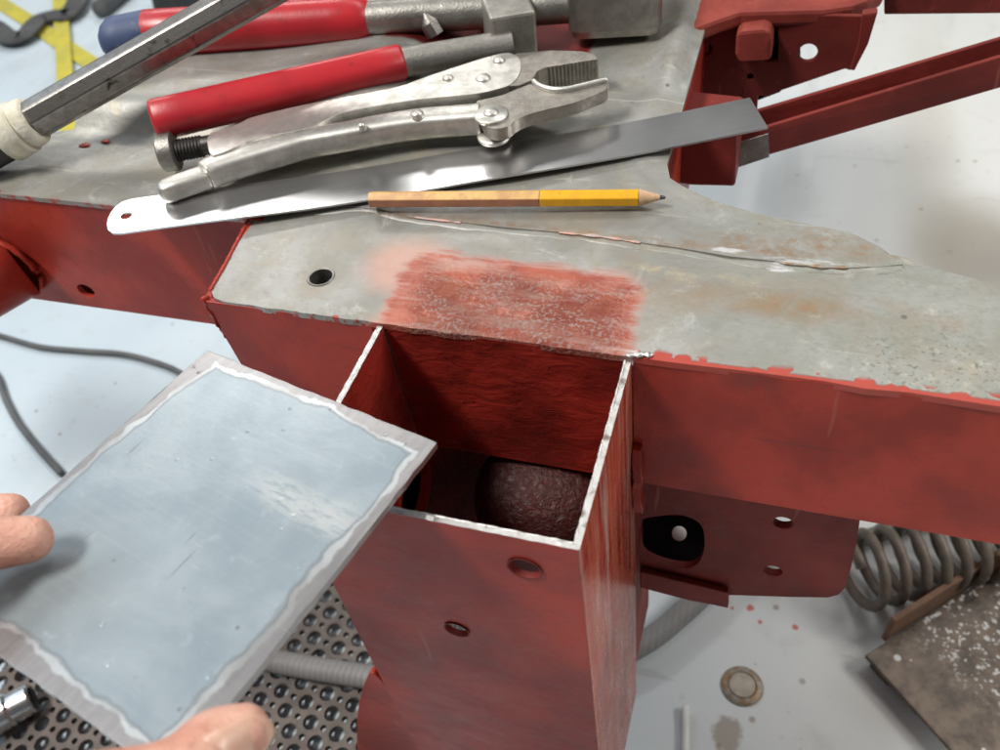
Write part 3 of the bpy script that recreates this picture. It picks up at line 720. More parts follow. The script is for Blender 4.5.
# side of the member running away, with its mounting bracket and channel brace
solid('member_wall', [(.112, -.0800), (.60, -.0800), (.60, .0000), (.108, .0000)], .003, lambda u, v, w: (.0915 - .008 * (u - .1) + w, u, v), RED, frame, bevel=.0006)
yb = .262
solid('mount_foot', xz([(0.0837, 0.1750, -0.0117), (0.1174, 0.1750, -0.0140), (0.1184, 0.1750, -0.0264), (0.1191, 0.1750, -0.0485), (0.0972, 0.1750, -0.0499), (0.0867, 0.1750, -0.0490)]), .030, facing(.175), RED_DULL, frame, bevel=.0015)
lip = xy([(0.0825, 0.2315, -0.0040), (0.0882, 0.2396, -0.0040), (0.0980, 0.2492, -0.0040), (0.1081, 0.2577, -0.0040), (0.1293, 0.2600, -0.0040), (0.1507, 0.2623, -0.0040), (0.1646, 0.2676, -0.0040), (0.1724, 0.2748, -0.0040), (0.1792, 0.2845, -0.0040), (0.1892, 0.3325, -0.0040), (0.2012, 0.4548, -0.0040), (0.0436, 0.4629, -0.0040)])
solid('mount_lip', lip, .009, flat(.005), RED_DUSTY, frame, bevel=.0035)
mplate = xz([(0.0791, 0.2620, -0.0115), (0.1073, 0.2620, -0.0005), (0.1498, 0.2620, 0.0021), (0.1717, 0.2620, 0.0074), (0.1742, 0.2620, 0.0011), (0.1724, 0.2620, -0.0138), (0.1694, 0.2620, -0.0288), (0.1661, 0.2620, -0.0278), (0.1293, 0.2620, -0.0447), (0.1284, 0.2620, -0.0466), (0.1217, 0.2620, -0.0464), (0.1220, 0.2620, -0.0554), (0.1108, 0.2620, -0.0728), (0.0805, 0.2620, -0.0784)])
mplate = [(x, min(z, .002)) for x, z in mplate]
mhA = [(0.1456, 0.2620, -0.0192)][0]; mhB = [(0.0901, 0.2620, -0.0188)][0]; mhC = [(0.1162, 0.2620, -0.0348)][0]
mslot = xz([(0.1210, 0.2620, -0.0063), (0.1282, 0.2620, -0.0050), (0.1304, 0.2620, -0.0245), (0.1230, 0.2620, -0.0254)])
mb = solid('mount_bracket', mplate, .003, facing(yb), RED_DULL, frame, holes=[circle(mhA[0], mhA[2], .0050), circle(mhB[0], mhB[2], .0036), circle(mhC[0], mhC[2], .0020), mslot], bevel=.0006)
mt = xz([(0.1075, 0.2480, -0.0026), (0.1105, 0.2480, -0.0008), (0.1207, 0.2480, 0.0005), (0.1249, 0.2480, -0.0010), (0.1264, 0.2480, -0.0054), (0.1271, 0.2480, -0.0167), (0.1098, 0.2480, -0.0185), (0.1079, 0.2480, -0.0145)])
solid('spacer_block', mt, .016, facing(yb - .014), RED_DUSTY, mb, bevel=.004)
solid('slot_shade_sheet', [(x, min(z, .001)) for x, z in xz([(0.0728, 0.2820, -0.0180), (0.1389, 0.2820, -0.0104), (0.1423, 0.2820, -0.0364), (0.1332, 0.2820, -0.0546), (0.0751, 0.2820, -0.0841)])], .003, facing(yb + .02), MATTE_BLACK, mb)  # added dark sheet, painted shade behind the slot and hole
solid('bracket_edge', xz([(0.1692, 0.2560, 0.0059), (0.1766, 0.2560, 0.0071), (0.1750, 0.2560, -0.0106), (0.1707, 0.2560, -0.0261), (0.1685, 0.2560, -0.0251), (0.1701, 0.2560, -0.0108)]), .006, facing(yb - .006), RED_DULL, mb, bevel=.001)
# channel brace
ya, yc = .195, .255
f0 = [(0.1120, 0.1950, -0.0332), (0.1112, 0.1950, -0.0511)]; f1 = [(0.2737, 0.2550, 0.0007), (0.2791, 0.2550, -0.0156)]
k0_ = [(0.1095, 0.2170, -0.0355), (0.1108, 0.2170, -0.0542)]; k1_ = [(0.2768, 0.2770, -0.0007), (0.2816, 0.2770, -0.0152)]
def slab(name, a, b, th, par):
    """plate between two upright edges a, b (top and bottom points), th thick away from the viewer"""
    q = [Vector(p) for p in (a[0], a[1], b[1], b[0])]; t = Vector((0, th, 0))
    return build(name, q + [p + t for p in q], [(0, 1, 2, 3), (4, 5, 6, 7), (0, 1, 5, 4), (1, 2, 6, 5), (2, 3, 7, 6), (3, 0, 4, 7)], RED_DULL, par, bevel=.0006)
brace = slab('channel_brace', f0, f1, .003, frame)
slab('channel_back', k0_, k1_, .003, brace)
bq = [Vector(f0[1]) + Vector((0, .0032, .001)), Vector(f0[1]) + Vector((0, .0218, .001)), Vector(f1[1]) + Vector((0, .0218, .001)), Vector(f1[1]) + Vector((0, .0032, .001))]
build('channel_web', bq + [p + Vector((0, 0, .003)) for p in bq], [(0, 1, 2, 3), (4, 5, 6, 7), (0, 1, 5, 4), (1, 2, 6, 5), (2, 3, 7, 6), (3, 0, 4, 7)], RED_DULL, brace)
solid('bare_patch', xz([(0.1158, 0.1990, -0.0355), (0.1318, 0.1990, -0.0285), (0.1337, 0.1990, -0.0420), (0.1175, 0.1990, -0.0501)]), .001, facing(ya - .0008), GREY_STEEL, brace)
b0 = [(0.1801, 0.3000, 0.0011), (0.1832, 0.3000, -0.0151)]; b1 = [(0.2839, 0.3100, 0.0036), (0.2906, 0.3100, -0.0164)]
build('rear_bar', [b0[0], b0[1], b1[1], b1[0]] + [tuple(Vector(p) + Vector((0, .02, 0))) for p in (b0[0], b0[1], b1[1], b1[0])],
      [(0, 1, 2, 3), (4, 5, 6, 7), (0, 1, 5, 4), (2, 3, 7, 6), (0, 3, 7, 4), (1, 2, 6, 5)], RED_DULL, frame, bevel=.001)

# ---------------------------------------------------------------- steel plate held over the opening
Tp, Rp, Bp, Lp = [Vector(p) for p in [(-0.0532, -0.0345, 0.0098), (0.0495, -0.0611, 0.0137), (0.0249, -0.1768, 0.0220), (-0.0779, -0.1502, 0.0181)]]
W_, H_ = (Rp - Tp).length, (Lp - Tp).length
ux = (Rp - Tp).normalized(); uy = (Tp - Lp).normalized(); ux, uy = (ux - .023 * uy).normalized(), (uy - .023 * ux).normalized(); uz = ux.cross(uy).normalized(); uy = uz.cross(ux)
PM = Matrix.Translation((Tp + Bp) / 2) @ Matrix((ux, uy, uz)).transposed().to_4x4()
PLATE_MAT = patch_plate_material(W_, H_)
o2 = []
w2, h2_ = W_ / 2, H_ / 2
cor = [(PM.inverted() @ p).to_2d() for p in (Lp, Bp, Rp, Tp)]
for a, b in zip(cor, cor[1:] + cor[:1]): o2 += rough_line(a, b, 26, .00022, rnd)
pp = solid('patch_plate', o2, .0026, flat(0), PLATE_MAT, None, bevel=.0011)
pp.matrix_world = PM
tag(pp, 'blue grey steel plate with ground bright borders held in fingers beside opening', 'steel plate')

# ---------------------------------------------------------------- hand
def hand_mesh():
    V, F = [], []
    def add(path, radii, seg=18, n=6, flatness=1.0, up=(0, 0, 1)):
        P = smooth_path(path, n); m = len(P) - 1
        R_ = []
        for i in range(m + 1):
            t = i / n; k = min(int(t), len(radii) - 2); R_.append(radii[k] + (radii[k + 1] - radii[k]) * (t - k))
        v, f = tube_data(P, lambda t: (R_[int(round(t * m))], R_[int(round(t * m))] * flatness), seg, up, round_ends=5)
        b = len(V); V.extend(v); F.extend([tuple(i + b for i in q) for q in f])
    for path, radii, fl_ in HAND: add(path, radii, flatness=fl_)
    me = bpy.data.meshes.new('hand'); me.from_pydata([tuple(v) for v in V], [], F)
    o = bpy.data.objects.new('hand', me); C.objects.link(o)
    m = o.modifiers.new('remesh', 'REMESH'); m.mode = 'VOXEL'; m.voxel_size = .0011; m.use_smooth_shade = True
    s = o.modifiers.new('smooth', 'SMOOTH'); s.factor = .5; s.iterations = 7
    dg = bpy.context.evaluated_depsgraph_get()
    me2 = bpy.data.meshes.new_from_object(o.evaluated_get(dg)); o.modifiers.clear(); o.data = me2; bpy.data.meshes.remove(me)
    me2.materials.clear(); me2.materials.append(SKIN)
    for p in me2.polygons: p.use_smooth = True
    return o
# chains from wrist to tip: points, radii, flattening
palm = Vector((-.135, -.235, .055))
thumb = [(-.085, -.235, .052), (-.050, -.222, .047), (-.012, -.203, .042), (0.0309, -0.1822, 0.0380), (0.0376, -0.1690, 0.0325), (0.0424, -0.1635, 0.0315)]
HAND = [
    ([(-.30, -.40, .05), (-.21, -.31, .060), (-.165, -.262, .060)], [.030, .028, .026], .75),
    ([(-.165, -.262, .060), (-.135, -.225, .058), (-.120, -.195, .056)], [.024, .024, .017], .62),
    ([(-.175, -.255, .060), (-.155, -.215, .056), (-.142, -.180, .050)], [.022, .020, .015], .66),
    ([(-.185, -.262, .058), (-.178, -.222, .050), (-.170, -.185, .042)], [.020, .018, .014], .7),
    (thumb, [.018, .016, .0122, .0098, .0090, .0066], .92),
    ([(-.125, -.200, .056), (-.108, -.172, .054), (-0.0710, -0.1525, 0.0400), (-0.0629, -0.1374, 0.0310), (-0.0508, -0.1285, 0.0262)], [.0120, .0102, .0092, .0086, .0070], .95),
    ([(-.142, -.185, .050), (-.132, -.155, .036), (-0.1174, -0.1349, 0.0150), (-0.1102, -0.1201, 0.0040), (-0.0886, -0.1107, 0.0020)], [.0115, .0100, .0088, .0080, .0066], .95),
    ([(-.160, -.185, .044), (-.158, -.150, .024), (-.142, -.126, .006), (-.125, -.122, -.004)], [.0110, .0095, .0084, .0066], .95),
    ([(-.178, -.192, .040), (-.180, -.160, .022), (-.168, -.140, .004), (-.154, -.136, -.006)], [.0098, .0084, .0074, .006], .95),
]
hand = hand_mesh()
tag(hand, 'bare hand at left gripping the steel plate with thumb over its near edge', 'hand')
# thumb nail: a curved patch just proud of the thumb's upper right side
t0, t1 = Vector((0.0309, -0.1822, 0.0380)), Vector((0.0424, -0.1635, 0.0315))
ax = (t1 - t0).normalized()
nd = Vector((.765, -.45, .42)); nd = (nd - ax * nd.dot(ax)).normalized(); sd = ax.cross(nd)
V, F = [], []
na, nb = 12, 12
for i in range(na + 1):
    s = i / na
    for j in range(nb + 1):
        a = math.radians(-56 + 112 * j / nb)
        # rounded end toward tip
        edge = abs(j / nb - .5) * 2
        ln = s * (.0150 - .0032 * edge ** 2.5)
        p_ = ln - .0030
        r = .0089 - .0024 * min(1, max(0, p_ / .0085)) - .0016 * max(0, (p_ - .0085) / .0040) + .0001
        ctr = Vector((0.0376, -0.1690, 0.0325)) + ax * p_
        V.append(ctr + nd * r * math.cos(a) + sd * r * math.sin(a))
for i in range(na):
    for j in range(nb): F.append((i * (nb + 1) + j, i * (nb + 1) + j + 1, (i + 1) * (nb + 1) + j + 1, (i + 1) * (nb + 1) + j))
nail = build('thumb_nail', V, F, NAIL, hand, True)
m = nail.modifiers.new('thick', 'SOLIDIFY'); m.thickness = .0007; m.offset = 0

# ---------------------------------------------------------------- steel rule
rz = .0075
ra, rb_, rc, rd = [Vector(p) for p in [(-0.1432, 0.0236, 0.0075), (0.1329, 0.1416, 0.0075), (0.1220, 0.1634, 0.0075), (-0.1621, 0.0465, 0.0075)]]
rx = (rb_ - ra).normalized(); ry = Vector((-rx.y, rx.x, 0)); RL = (rb_ - ra).length; RW = .0265
o_ = [(RL, 0), (RL, RW)]
o_ += [(x, RW) for x in [RL * i / 24 for i in range(23, 0, -1)] if x > .010]
o_ += [(.0085, RW), (.0045, RW * .96), (.0018, RW * .84), (.0004, RW * .66), (0, RW * .5), (.0004, RW * .34), (.0018, RW * .16), (.0045, RW * .04), (.0085, 0)]
o_ += [(x, 0) for x in [RL * i / 24 for i in range(1, 24)] if x > .010]
def bow(u, v): return -.0034 * math.sin(u / RL * math.pi) + .0004 * math.sin(u * 45)
rule = solid('steel_rule', o_, .0009, flat(0), RULER, None, holes=[circle(.0085, RW * .5, .0026, 20)], grid=.006, top=bow)
for p in rule.data.polygons: p.use_smooth = True
rule.data.set_sharp_from_angle(angle=math.radians(30))
rule.matrix_world = Matrix.Translation(ra) @ Matrix((rx, ry, (0, 0, 1))).transposed().to_4x4()
tag(rule, 'long thin bright steel rule with rounded holed end, lying under the pliers', 'ruler')

# ---------------------------------------------------------------- pencil
p0, p1 = [Vector(p) for p in [(-0.0302, 0.0677, 0.0065), (0.0985, 0.0866, 0.0065)]]
px_ = (p1 - p0).normalized(); PLn = (p1 - p0).length
pencil = thing('pencil', 'short worn yellow hexagonal pencil lying in front of the steel rule', 'pencil', tuple(p0))
pencil.rotation_euler = (0, 0, math.atan2(px_.y, px_.x))
def hexa(x, r): return [(x, r * math.cos(math.radians(60 * k + 30)), r * math.sin(math.radians(60 * k + 30))) for k in range(6)]
pr = .0038
def hexbody(name, xs, mats, caps=(True, True)):
    V = []; F = []
    for x, r in xs: V += hexa(x, r)
    for i in range(len(xs) - 1):
        for k in range(6): F.append((i * 6 + k, i * 6 + (k + 1) % 6, (i + 1) * 6 + (k + 1) % 6, (i + 1) * 6 + k))
    F.append(tuple(range(6))); F.append(tuple((len(xs) - 1) * 6 + k for k in range(6)))
    o = build(name, V, F, mats[0], pencil)
    for mm in mats[1:]: o.data.materials.append(mm)
    for p in o.data.polygons:
        if p.normal.z > .8 and len(mats) > 1: p.material_index = 1
        if abs(p.normal.x) > .9: p.material_index = len(mats) - 1
    md = o.modifiers.new('bevel', 'BEVEL'); md.width = .0004; md.segments = 2
    return o
xA, xB = PLn * .585, PLn * .905
hexbody('worn_barrel', [(0, pr * .97), (.0006, pr), (xA, pr)], [COPPER, YEL_TOP, WOOD])
hexbody('lacquered_barrel', [(xA + .0001, pr * 1.01), (xB, pr * 1.01)], [YEL_PAINT, YEL_PAINT, WOOD])
lathe('sharpened_cone', [(0, pr * .98), (PLn * .065, .0011)], WOOD, (xB + .0001, 0, 0), (1, 0, 0), pencil, 18)
lathe('lead', [(0, .00108), (PLn * .016, .0006), (PLn * .018, .0003)], GRAPHITE, (xB + .0002 + PLn * .065, 0, 0), (1, 0, 0), pencil, 12)

# ---------------------------------------------------------------- locking pliers lying on the rule
pliers = thing('locking_pliers', 'nickel plated locking pliers with serrated curved jaws lying across steel rule', 'pliers', (-.03, .10, .006))
PZT = .0200
def in_thing(o, t): o.parent = t; o.matrix_parent_inverse = Matrix.Translation(-Vector(t.location)); return o
def part_solid(name, px, z, th, mat, bevel, holes=(), par=None):
    return in_thing(solid(name, chaikin(xy(px)), th, flat(z), mat, None, holes=holes, bevel=bevel), par or pliers)
upper = part_solid('fixed_handle', [(-0.1219, 0.0890, 0.0200), (-0.1149, 0.0941, 0.0200), (-0.1093, 0.1000, 0.0200), (-0.1068, 0.1056, 0.0200), (-0.0815, 0.1209, 0.0200), (-0.0411, 0.1395, 0.0200), (-0.0330, 0.1488, 0.0200), (-0.0161, 0.1639, 0.0200), (-0.0040, 0.1739, 0.0200), (0.0028, 0.1774, 0.0200), (0.0091, 0.1738, 0.0200), (0.0136, 0.1652, 0.0200), (0.0154, 0.1538, 0.0200), (0.0125, 0.1451, 0.0200), (0.0051, 0.1399, 0.0200), (-0.0014, 0.1366, 0.0200), (-0.0269, 0.1297, 0.0200), (-0.0358, 0.1261, 0.0200), (-0.0544, 0.1180, 0.0200), (-0.0626, 0.1128, 0.0200), (-0.0670, 0.1062, 0.0200), (-0.0713, 0.0996, 0.0200), (-0.0787, 0.0954, 0.0200), (-0.0970, 0.0874, 0.0200), (-0.1006, 0.0803, 0.0200), (-0.1050, 0.0749, 0.0200), (-0.1102, 0.0718, 0.0200)], PZT, .0085, NICKEL, .0022)
sw = [(-0.1260, 0.0884, 0.0135), (-0.1363, 0.0838, 0.0135), (-0.1424, 0.0779, 0.0135)]
def rodbit(name, a, b, r, mat, seg=20, par=None, **kw):
    return in_thing(tube(name, [a, Vector(a).lerp(Vector(b), .5), b], r, mat, None, seg, **kw), par or pliers)
scr = rodbit('adjusting_screw', Vector(sw[0]) + Vector((.004, .002, 0)), sw[1], .0045, DARK_STEEL)
# thread ridges and knurled knob of the screw
d = (Vector(sw[1]) - Vector(sw[0])).normalized()
prof = []
for i in range(8): prof += [(i * .0016, .0046), (i * .0016 + .0008, .0054)]
prof += [(.0130, .0046)]
in_thing(lathe('thread', prof, DARK_STEEL, sw[0], d, None, 20, 20), pliers)
in_thing(lathe('screw_knob', [(0, .0080), (.0006, .0092), (.0070, .0092), (.0078, .0080), (.0078, .003)], GREY_STEEL, Vector(sw[0]) + d * .0128, d, None, 28, 30), pliers)
# upper jaw with teeth on its inner side
ja = [Vector(p) for p in [(0.0491, 0.1756, 0.0195), (0.0265, 0.1661, 0.0195)]]
teeth = []
for i in range(27):
    q = ja[0].lerp(ja[1], i / 26); teeth.append((q.x, q.y - (.0009 if i % 2 else 0)))
jout = xy([(0.0027, 0.1723, 0.0195), (0.0074, 0.1776, 0.0195), (0.0244, 0.1819, 0.0195), (0.0401, 0.1819, 0.0195), (0.0472, 0.1794, 0.0195)]) + teeth + xy([(0.0226, 0.1619, 0.0195), (0.0224, 0.1534, 0.0195), (0.0172, 0.1473, 0.0195), (0.0112, 0.1459, 0.0195)])
part_u = in_thing(solid('fixed_jaw', jout, .0125, flat(.0195), NICKEL_DULL, None, bevel=.0005), pliers)
RV = [([(0.0010, 0.1681, 0.0203)][0], .0030), ([(-0.0019, 0.1508, 0.0203)][0], .0037), ([(-0.0195, 0.1494, 0.0203)][0], .0027)]
for q, r in RV: in_thing(lathe('rivet', [(-.002, r), (.0002, r), (.0008, r * .85), (.0013, r * .45), (.0014, r * .1)], NICKEL, q, (0, 0, 1), None, 20, 60), pliers)
# moving handle: a rounded pressed channel
def sq(a, e=.62):
    c, s = math.cos(a), math.sin(a); return (math.copysign(abs(c) ** e, c), math.copysign(abs(s) ** e, s))
cl = [(-0.1114, 0.0659, 0.0130), (-0.1079, 0.0712, 0.0130), (-0.0981, 0.0798, 0.0130), (-0.0845, 0.0897, 0.0130), (-0.0726, 0.0978, 0.0130), (-0.0572, 0.1047, 0.0130), (-0.0422, 0.1123, 0.0130), (-0.0244, 0.1195, 0.0130), (-0.0082, 0.1238, 0.0130), (0.0038, 0.1267, 0.0130)]
hw = [.0058, .0068, .0070, .0068, .0064, .0062, .0066, .0068, .0068, .0068]
P_ = smooth_path(cl, 6); mm_ = len(P_) - 1
in_thing(tube('moving_handle', P_, lambda t: (hw[min(int(t * 9), 8)] + (hw[min(int(t * 9) + 1, 9)] - hw[min(int(t * 9), 8)]) * (t * 9 - min(int(t * 9), 8)), .0062), NICKEL, None, 28, section=sq, sharp=60, bevel=.0010), pliers)
rl = [(-0.1250, 0.0538, 0.0120), (-0.1218, 0.0573, 0.0120), (-0.1121, 0.0665, 0.0120)]
in_thing(tube('release_lever', rl, lambda t: (.0050 + .0006 * t, .0050), NICKEL, None, 24, section=sq, round_ends=3, sharp=None), pliers)
# moving jaw with hooked lip
jl = part_solid('moving_jaw', [(-0.0009, 0.1329, 0.0185), (0.0060, 0.1362, 0.0185), (0.0115, 0.1394, 0.0185), (0.0174, 0.1464, 0.0185), (0.0229, 0.1515, 0.0185), (0.0277, 0.1482, 0.0185), (0.0377, 0.1454, 0.0185), (0.0457, 0.1479, 0.0185), (0.0540, 0.1532, 0.0185), (0.0570, 0.1571, 0.0185), (0.0589, 0.1527, 0.0185), (0.0589, 0.1482, 0.0185), (0.0551, 0.1443, 0.0185), (0.0468, 0.1356, 0.0185), (0.0340, 0.1283, 0.0185), (0.0273, 0.1234, 0.0185), (0.0235, 0.1188, 0.0185), (0.0221, 0.1136, 0.0185), (0.0178, 0.1107, 0.0185), (0.0118, 0.1117, 0.0185), (0.0064, 0.1196, 0.0185)], .0185, .0062, NICKEL_DULL, .0010)
lp = [Vector(p) for p in [(0.0234, 0.1515, 0.0190), (0.0274, 0.1477, 0.0190), (0.0339, 0.1451, 0.0190), (0.0405, 0.1457, 0.0190), (0.0465, 0.1489, 0.0190), (0.0540, 0.1536, 0.0190), (0.0574, 0.1553, 0.0190)]]
in_thing(tube('jaw_lip', smooth_path(lp, 5), (.0014, .0017), NICKEL, None, 12, round_ends=3, sharp=None), pliers)
le = [Vector(p) for p in [(0.0575, 0.1565, 0.0158), (0.0544, 0.1490, 0.0158), (0.0455, 0.1401, 0.0158), (0.0326, 0.1328, 0.0158), (0.0258, 0.1278, 0.0158), (0.0217, 0.1222, 0.0158), (0.0199, 0.1170, 0.0158)]]
in_thing(tube('jaw_edge', smooth_path(le, 5), (.0010, .0022), NICKEL, None, 12, round_ends=3, sharp=None, section=sq), pliers)
ear = [(0.0114, 0.1213, 0.0198)][0]
in_thing(lathe('pivot_ear', [(-.0010, .0074), (0, .0080), (.0008, .0080), (.0014, .0072)], NICKEL, Vector(ear) + Vector((0, 0, -.0012)), (0, 0, 1), None, 30, 40), pliers)
in_thing(lathe('pivot_ear', [(-.0010, .0074), (0, .0080), (.0012, .0080), (.0018, .0072)], NICKEL, Vector((ear[0], ear[1], .0075)), (0, 0, 1), None, 30, 40), pliers)
for q, r in ((ear, .0036), ([(-0.0235, 0.1167, 0.0200)][0], .0030), ([(-0.0463, 0.1040, 0.0200)][0], .0018)):
    in_thing(lathe('rivet', [(-.002, r), (.0002, r), (.0009, r * .85), (.0014, r * .45), (.0015, r * .1)], NICKEL, Vector(q) + Vector((0, 0, .0002)), (0, 0, 1), None, 20, 60), pliers)
in_thing(solid('pivot_link', xy([(-0.0268, 0.1338, 0.0150), (-0.0062, 0.1412, 0.0150), (0.0036, 0.1394, 0.0150), (0.0001, 0.1345, 0.0150), (-0.0133, 0.1350, 0.0150), (-0.0243, 0.1313, 0.0150)]), .006, flat(.0150), DARK_STEEL, None, bevel=.0008), pliers)
# tension spring between the handles
sa, sb_ = [Vector(p) for p in [(-0.0643, 0.1289, 0.0125), (-0.0171, 0.1418, 0.0125)]]
hel = []
ax_ = (sb_ - sa); Ls = ax_.length; ax_.normalize(); s_ = ax_.cross(Vector((0, 0, 1))).normalized(); u_ = s_.cross(ax_)
for i in range(33 * 8):
    a = i / 8 * 2 * math.pi; hel.append(sa + ax_ * Ls * i / (33 * 8) + (s_ * math.cos(a) + u_ * math.sin(a)) * .0024)
in_thing(tube('tension_spring', hel, .0005, GREY_STEEL, None, 5, sharp=None), pliers)

# ---------------------------------------------------------------- hammers and other tools on the frame
def seg_tool(t, name, a, b, r, mat, **kw):
    n = kw.pop('n', 8)
    P = [Vector(a).lerp(Vector(b), i / n) for i in range(n + 1)]
    return in_thing(tube(name, P, r, mat, None, **kw), t)
ham = thing('hammer', 'hammer with long plain red vinyl grip and square steel head, nearest pliers', 'hammer', (-.08, .14, .012), 'hammers with red grips')
a_, b_, c_ = (-0.1506, 0.0901, 0.0245), (-0.0489, 0.1645, 0.0195), (-0.0046, 0.1870, 0.0180)
seg_tool(ham, 'grip', a_, b_, lambda t: (.0102 - .0008 * t, .0098 - .0008 * t), GRIP_RED, seg=32, section=lambda a: (math.cos(a), math.sin(a) * (1.0 + .05 * math.cos(4 * a))), bevel=.0022, sharp=None)
seg_tool(ham, 'shaft', Vector(a_).lerp(Vector(b_), .96), Vector(c_) + Vector((.006, .0014, 0)), lambda t: (.0078, .0074), GREY_STEEL, seg=24)
hd = (Vector(c_) - Vector(b_)).normalized(); hs = Vector((0, 0, 1)).cross(hd).normalized()
hc = Vector((-0.0002, 0.1958, 0.0180))
def block(name, ctr, ex, ey, ez, dx, dy, mat, t, bevel):
    dz = Vector(dx).cross(Vector(dy)); V = []
    for k in (-1, 1):
        for j in (-1, 1):
            for i in (-1, 1): V.append(Vector(ctr) + Vector(dx) * ex * i + Vector(dy) * ey * j + dz * ez * k)
    return in_thing(build(name, V, [(0, 1, 3, 2), (4, 5, 7, 6), (0, 1, 5, 4), (2, 3, 7, 6), (0, 2, 6, 4), (1, 3, 7, 5)], mat, None, bevel=bevel), t)
block('head', hc + hs * .034 + Vector((0, 0, .003)), .0118, .0400, .0118, hd, hs, HEAD_STEEL, ham, .0016)

ham2 = thing('hammer', 'hammer with navy blue tipped red grip lying behind the other hammer', 'hammer', (-.12, .2, .012), 'hammers with red grips')
a2, b2, c2, d2 = (-0.2182, 0.1634, 0.0265), (-0.2040, 0.1713, 0.0265), (-0.0896, 0.2030, 0.0220), (0.0435, 0.2341, 0.0200)
seg_tool(ham2, 'grip_tip', a2, Vector(a2).lerp(Vector(b2), 1.1), .0128, GRIP_BLUE, seg=24, round_ends=4, sharp=None)
seg_tool(ham2, 'grip', b2, c2, lambda t: .0129 - .0010 * t, GRIP_RED, seg=24, round_ends=2, sharp=None)
seg_tool(ham2, 'shaft', Vector(b2).lerp(Vector(c2), .95), d2, .0092, GREY_STEEL, seg=24)
hd2 = (Vector(d2) - Vector(c2)).normalized(); hs2 = Vector((0, 0, 1)).cross(hd2).normalized()
hb = Vector((0.0472, 0.2221, 0.0235)); bx_ = Vector((.985, .17, 0)).normalized(); by_ = Vector((0, 0, 1)).cross(bx_)
block('head', hb + by_ * .036, .0245, .0380, .0185, bx_, by_, GREY_STEEL, ham2, .0060)

pn = thing('centre_punch', 'small pointed grey steel punch between the two hammer shafts', 'punch', (-.03, .2, .004))
pa, pb = (-0.0463, 0.2036, 0.0150), (-0.0515, 0.2045, 0.0260)
seg_tool(pn, 'body', pa, Vector(pa).lerp(Vector(pb), .6), .0052, GREY_STEEL, seg=8, sharp=20)
seg_tool(pn, 'point', Vector(pa).lerp(Vector(pb), .58), pb, lambda t: .0052 - .0042 * t, GREY_STEEL, seg=16)

bar = thing('pry_bar', 'mottled octagonal steel bar with masking tape wrapped round its end', 'bar', (-.24, .10, .004))
ba, bb = Vector((-0.2436, 0.0709, 0.0155)), Vector((-0.1051, 0.1572, 0.0620))
oct_ = lambda a: (math.cos(a + math.radians(8)), math.sin(a + math.radians(8)))
seg_tool(bar, 'shaft', ba.lerp(bb, .10), bb + (bb - ba) * .25, .0098, BAR_STEEL, seg=8, smooth=False, section=lambda a: (math.cos(a + math.radians(12)), math.sin(a + math.radians(12))), bevel=.0009, sharp=None)
tp = [ba.lerp(bb, .065 + .011 * i) for i in range(11)]
in_thing(tube('tape_wrap', tp, lambda t: (.0124 + .0010 * math.sin(t * 9) + .0006 * math.sin(t * 31) - .0012 * t, .0124 + .0010 * math.cos(t * 8) - .0012 * t), TAPE, None, 22, sharp=None, bevel=0), bar)
in_thing(tube('tape_wrap', [ba.lerp(bb, .075 + .011 * i) for i in range(6)], lambda t: (.0136 + .0006 * math.sin(t * 7), .0134), TAPE, None, 22, sharp=None), bar)
seg_tool(bar, 'handle', ba.lerp(bb, .075), ba - (bb - ba) * .30, .0118, BLACK, seg=20)

# ---------------------------------------------------------------- things on the floor
# yellow and dark webbing
def strap(name, pts, w, mat, label, group=None, th=.0022):
    P = smooth_path(pts, 8); V, F = [], []
    for i, p in enumerate(P):
        d = (P[min(i + 1, len(P) - 1)] - P[max(i - 1, 0)]); d.z = 0; d.normalize(); s = Vector((-d.y, d.x, 0)) * w / 2
        V += [p - s, p + s, p + s + Vector((0, 0, th)), p - s + Vector((0, 0, th))]
    for i in range(len(P) - 1):
        for k in range(4): F.append((i * 4 + k, i * 4 + (k + 1) % 4, i * 4 + 4 + (k + 1) % 4, i * 4 + 4 + k))
    F += [(0, 1, 2, 3), tuple(len(P) * 4 - 4 + k for k in range(4))]
    return tag(build(name, V, F, mat, None, True, sharp=40), label, 'strap', group)
strap('webbing_strap', [(-1.4321, 1.3795, -0.3935), (-1.2150, 1.0981, -0.3935), (-1.0947, 0.9470, -0.3935), (-0.9698, 0.7880, -0.3935), (-0.8635, 0.6551, -0.3935), (-0.7564, 0.5216, -0.3935)], .026, YELLOW, 'yellow strap running straight away beside the grey frame corner')
strap('webbing_strap', [(-1.8753, 1.3955, -0.3985), (-1.5647, 1.2129, -0.3985), (-1.3573, 1.0910, -0.3985), (-1.2268, 1.0184, -0.3985), (-1.1031, 0.9454, -0.3985), (-0.9769, 0.8738, -0.3985), (-0.8321, 0.7909, -0.3985)], .030, YELLOW, 'yellow strap crossing diagonally under the other yellow strap')
strap('webbing_strap', [(-1.3499, 0.9224, -0.3890), (-1.2938, 0.9795, -0.3890), (-1.2070, 0.9386, -0.3890), (-1.1756, 0.9442, -0.3890), (-1.1899, 1.0083, -0.3890), (-1.1620, 1.0253, -0.3890), (-1.1415, 1.0342, -0.3890), (-1.1793, 1.1233, -0.3890), (-1.2637, 1.2670, -0.3890)], .040, STRAP_DARK, 'dark grey webbing strap curling across the two yellow straps', th=.004)
tag(tube('rubber_hose_end', smooth_path([(-1.0821, 1.0502, -0.3860), (-1.0829, 1.0865, -0.3860), (-1.0866, 1.1449, -0.3860), (-1.1122, 1.2610, -0.3860)], 6), lambda t: .016, STRAP_DARK, None, 20, round_ends=4, sharp=None), 'blunt dark rubber hose end at upper left floor', 'hose')
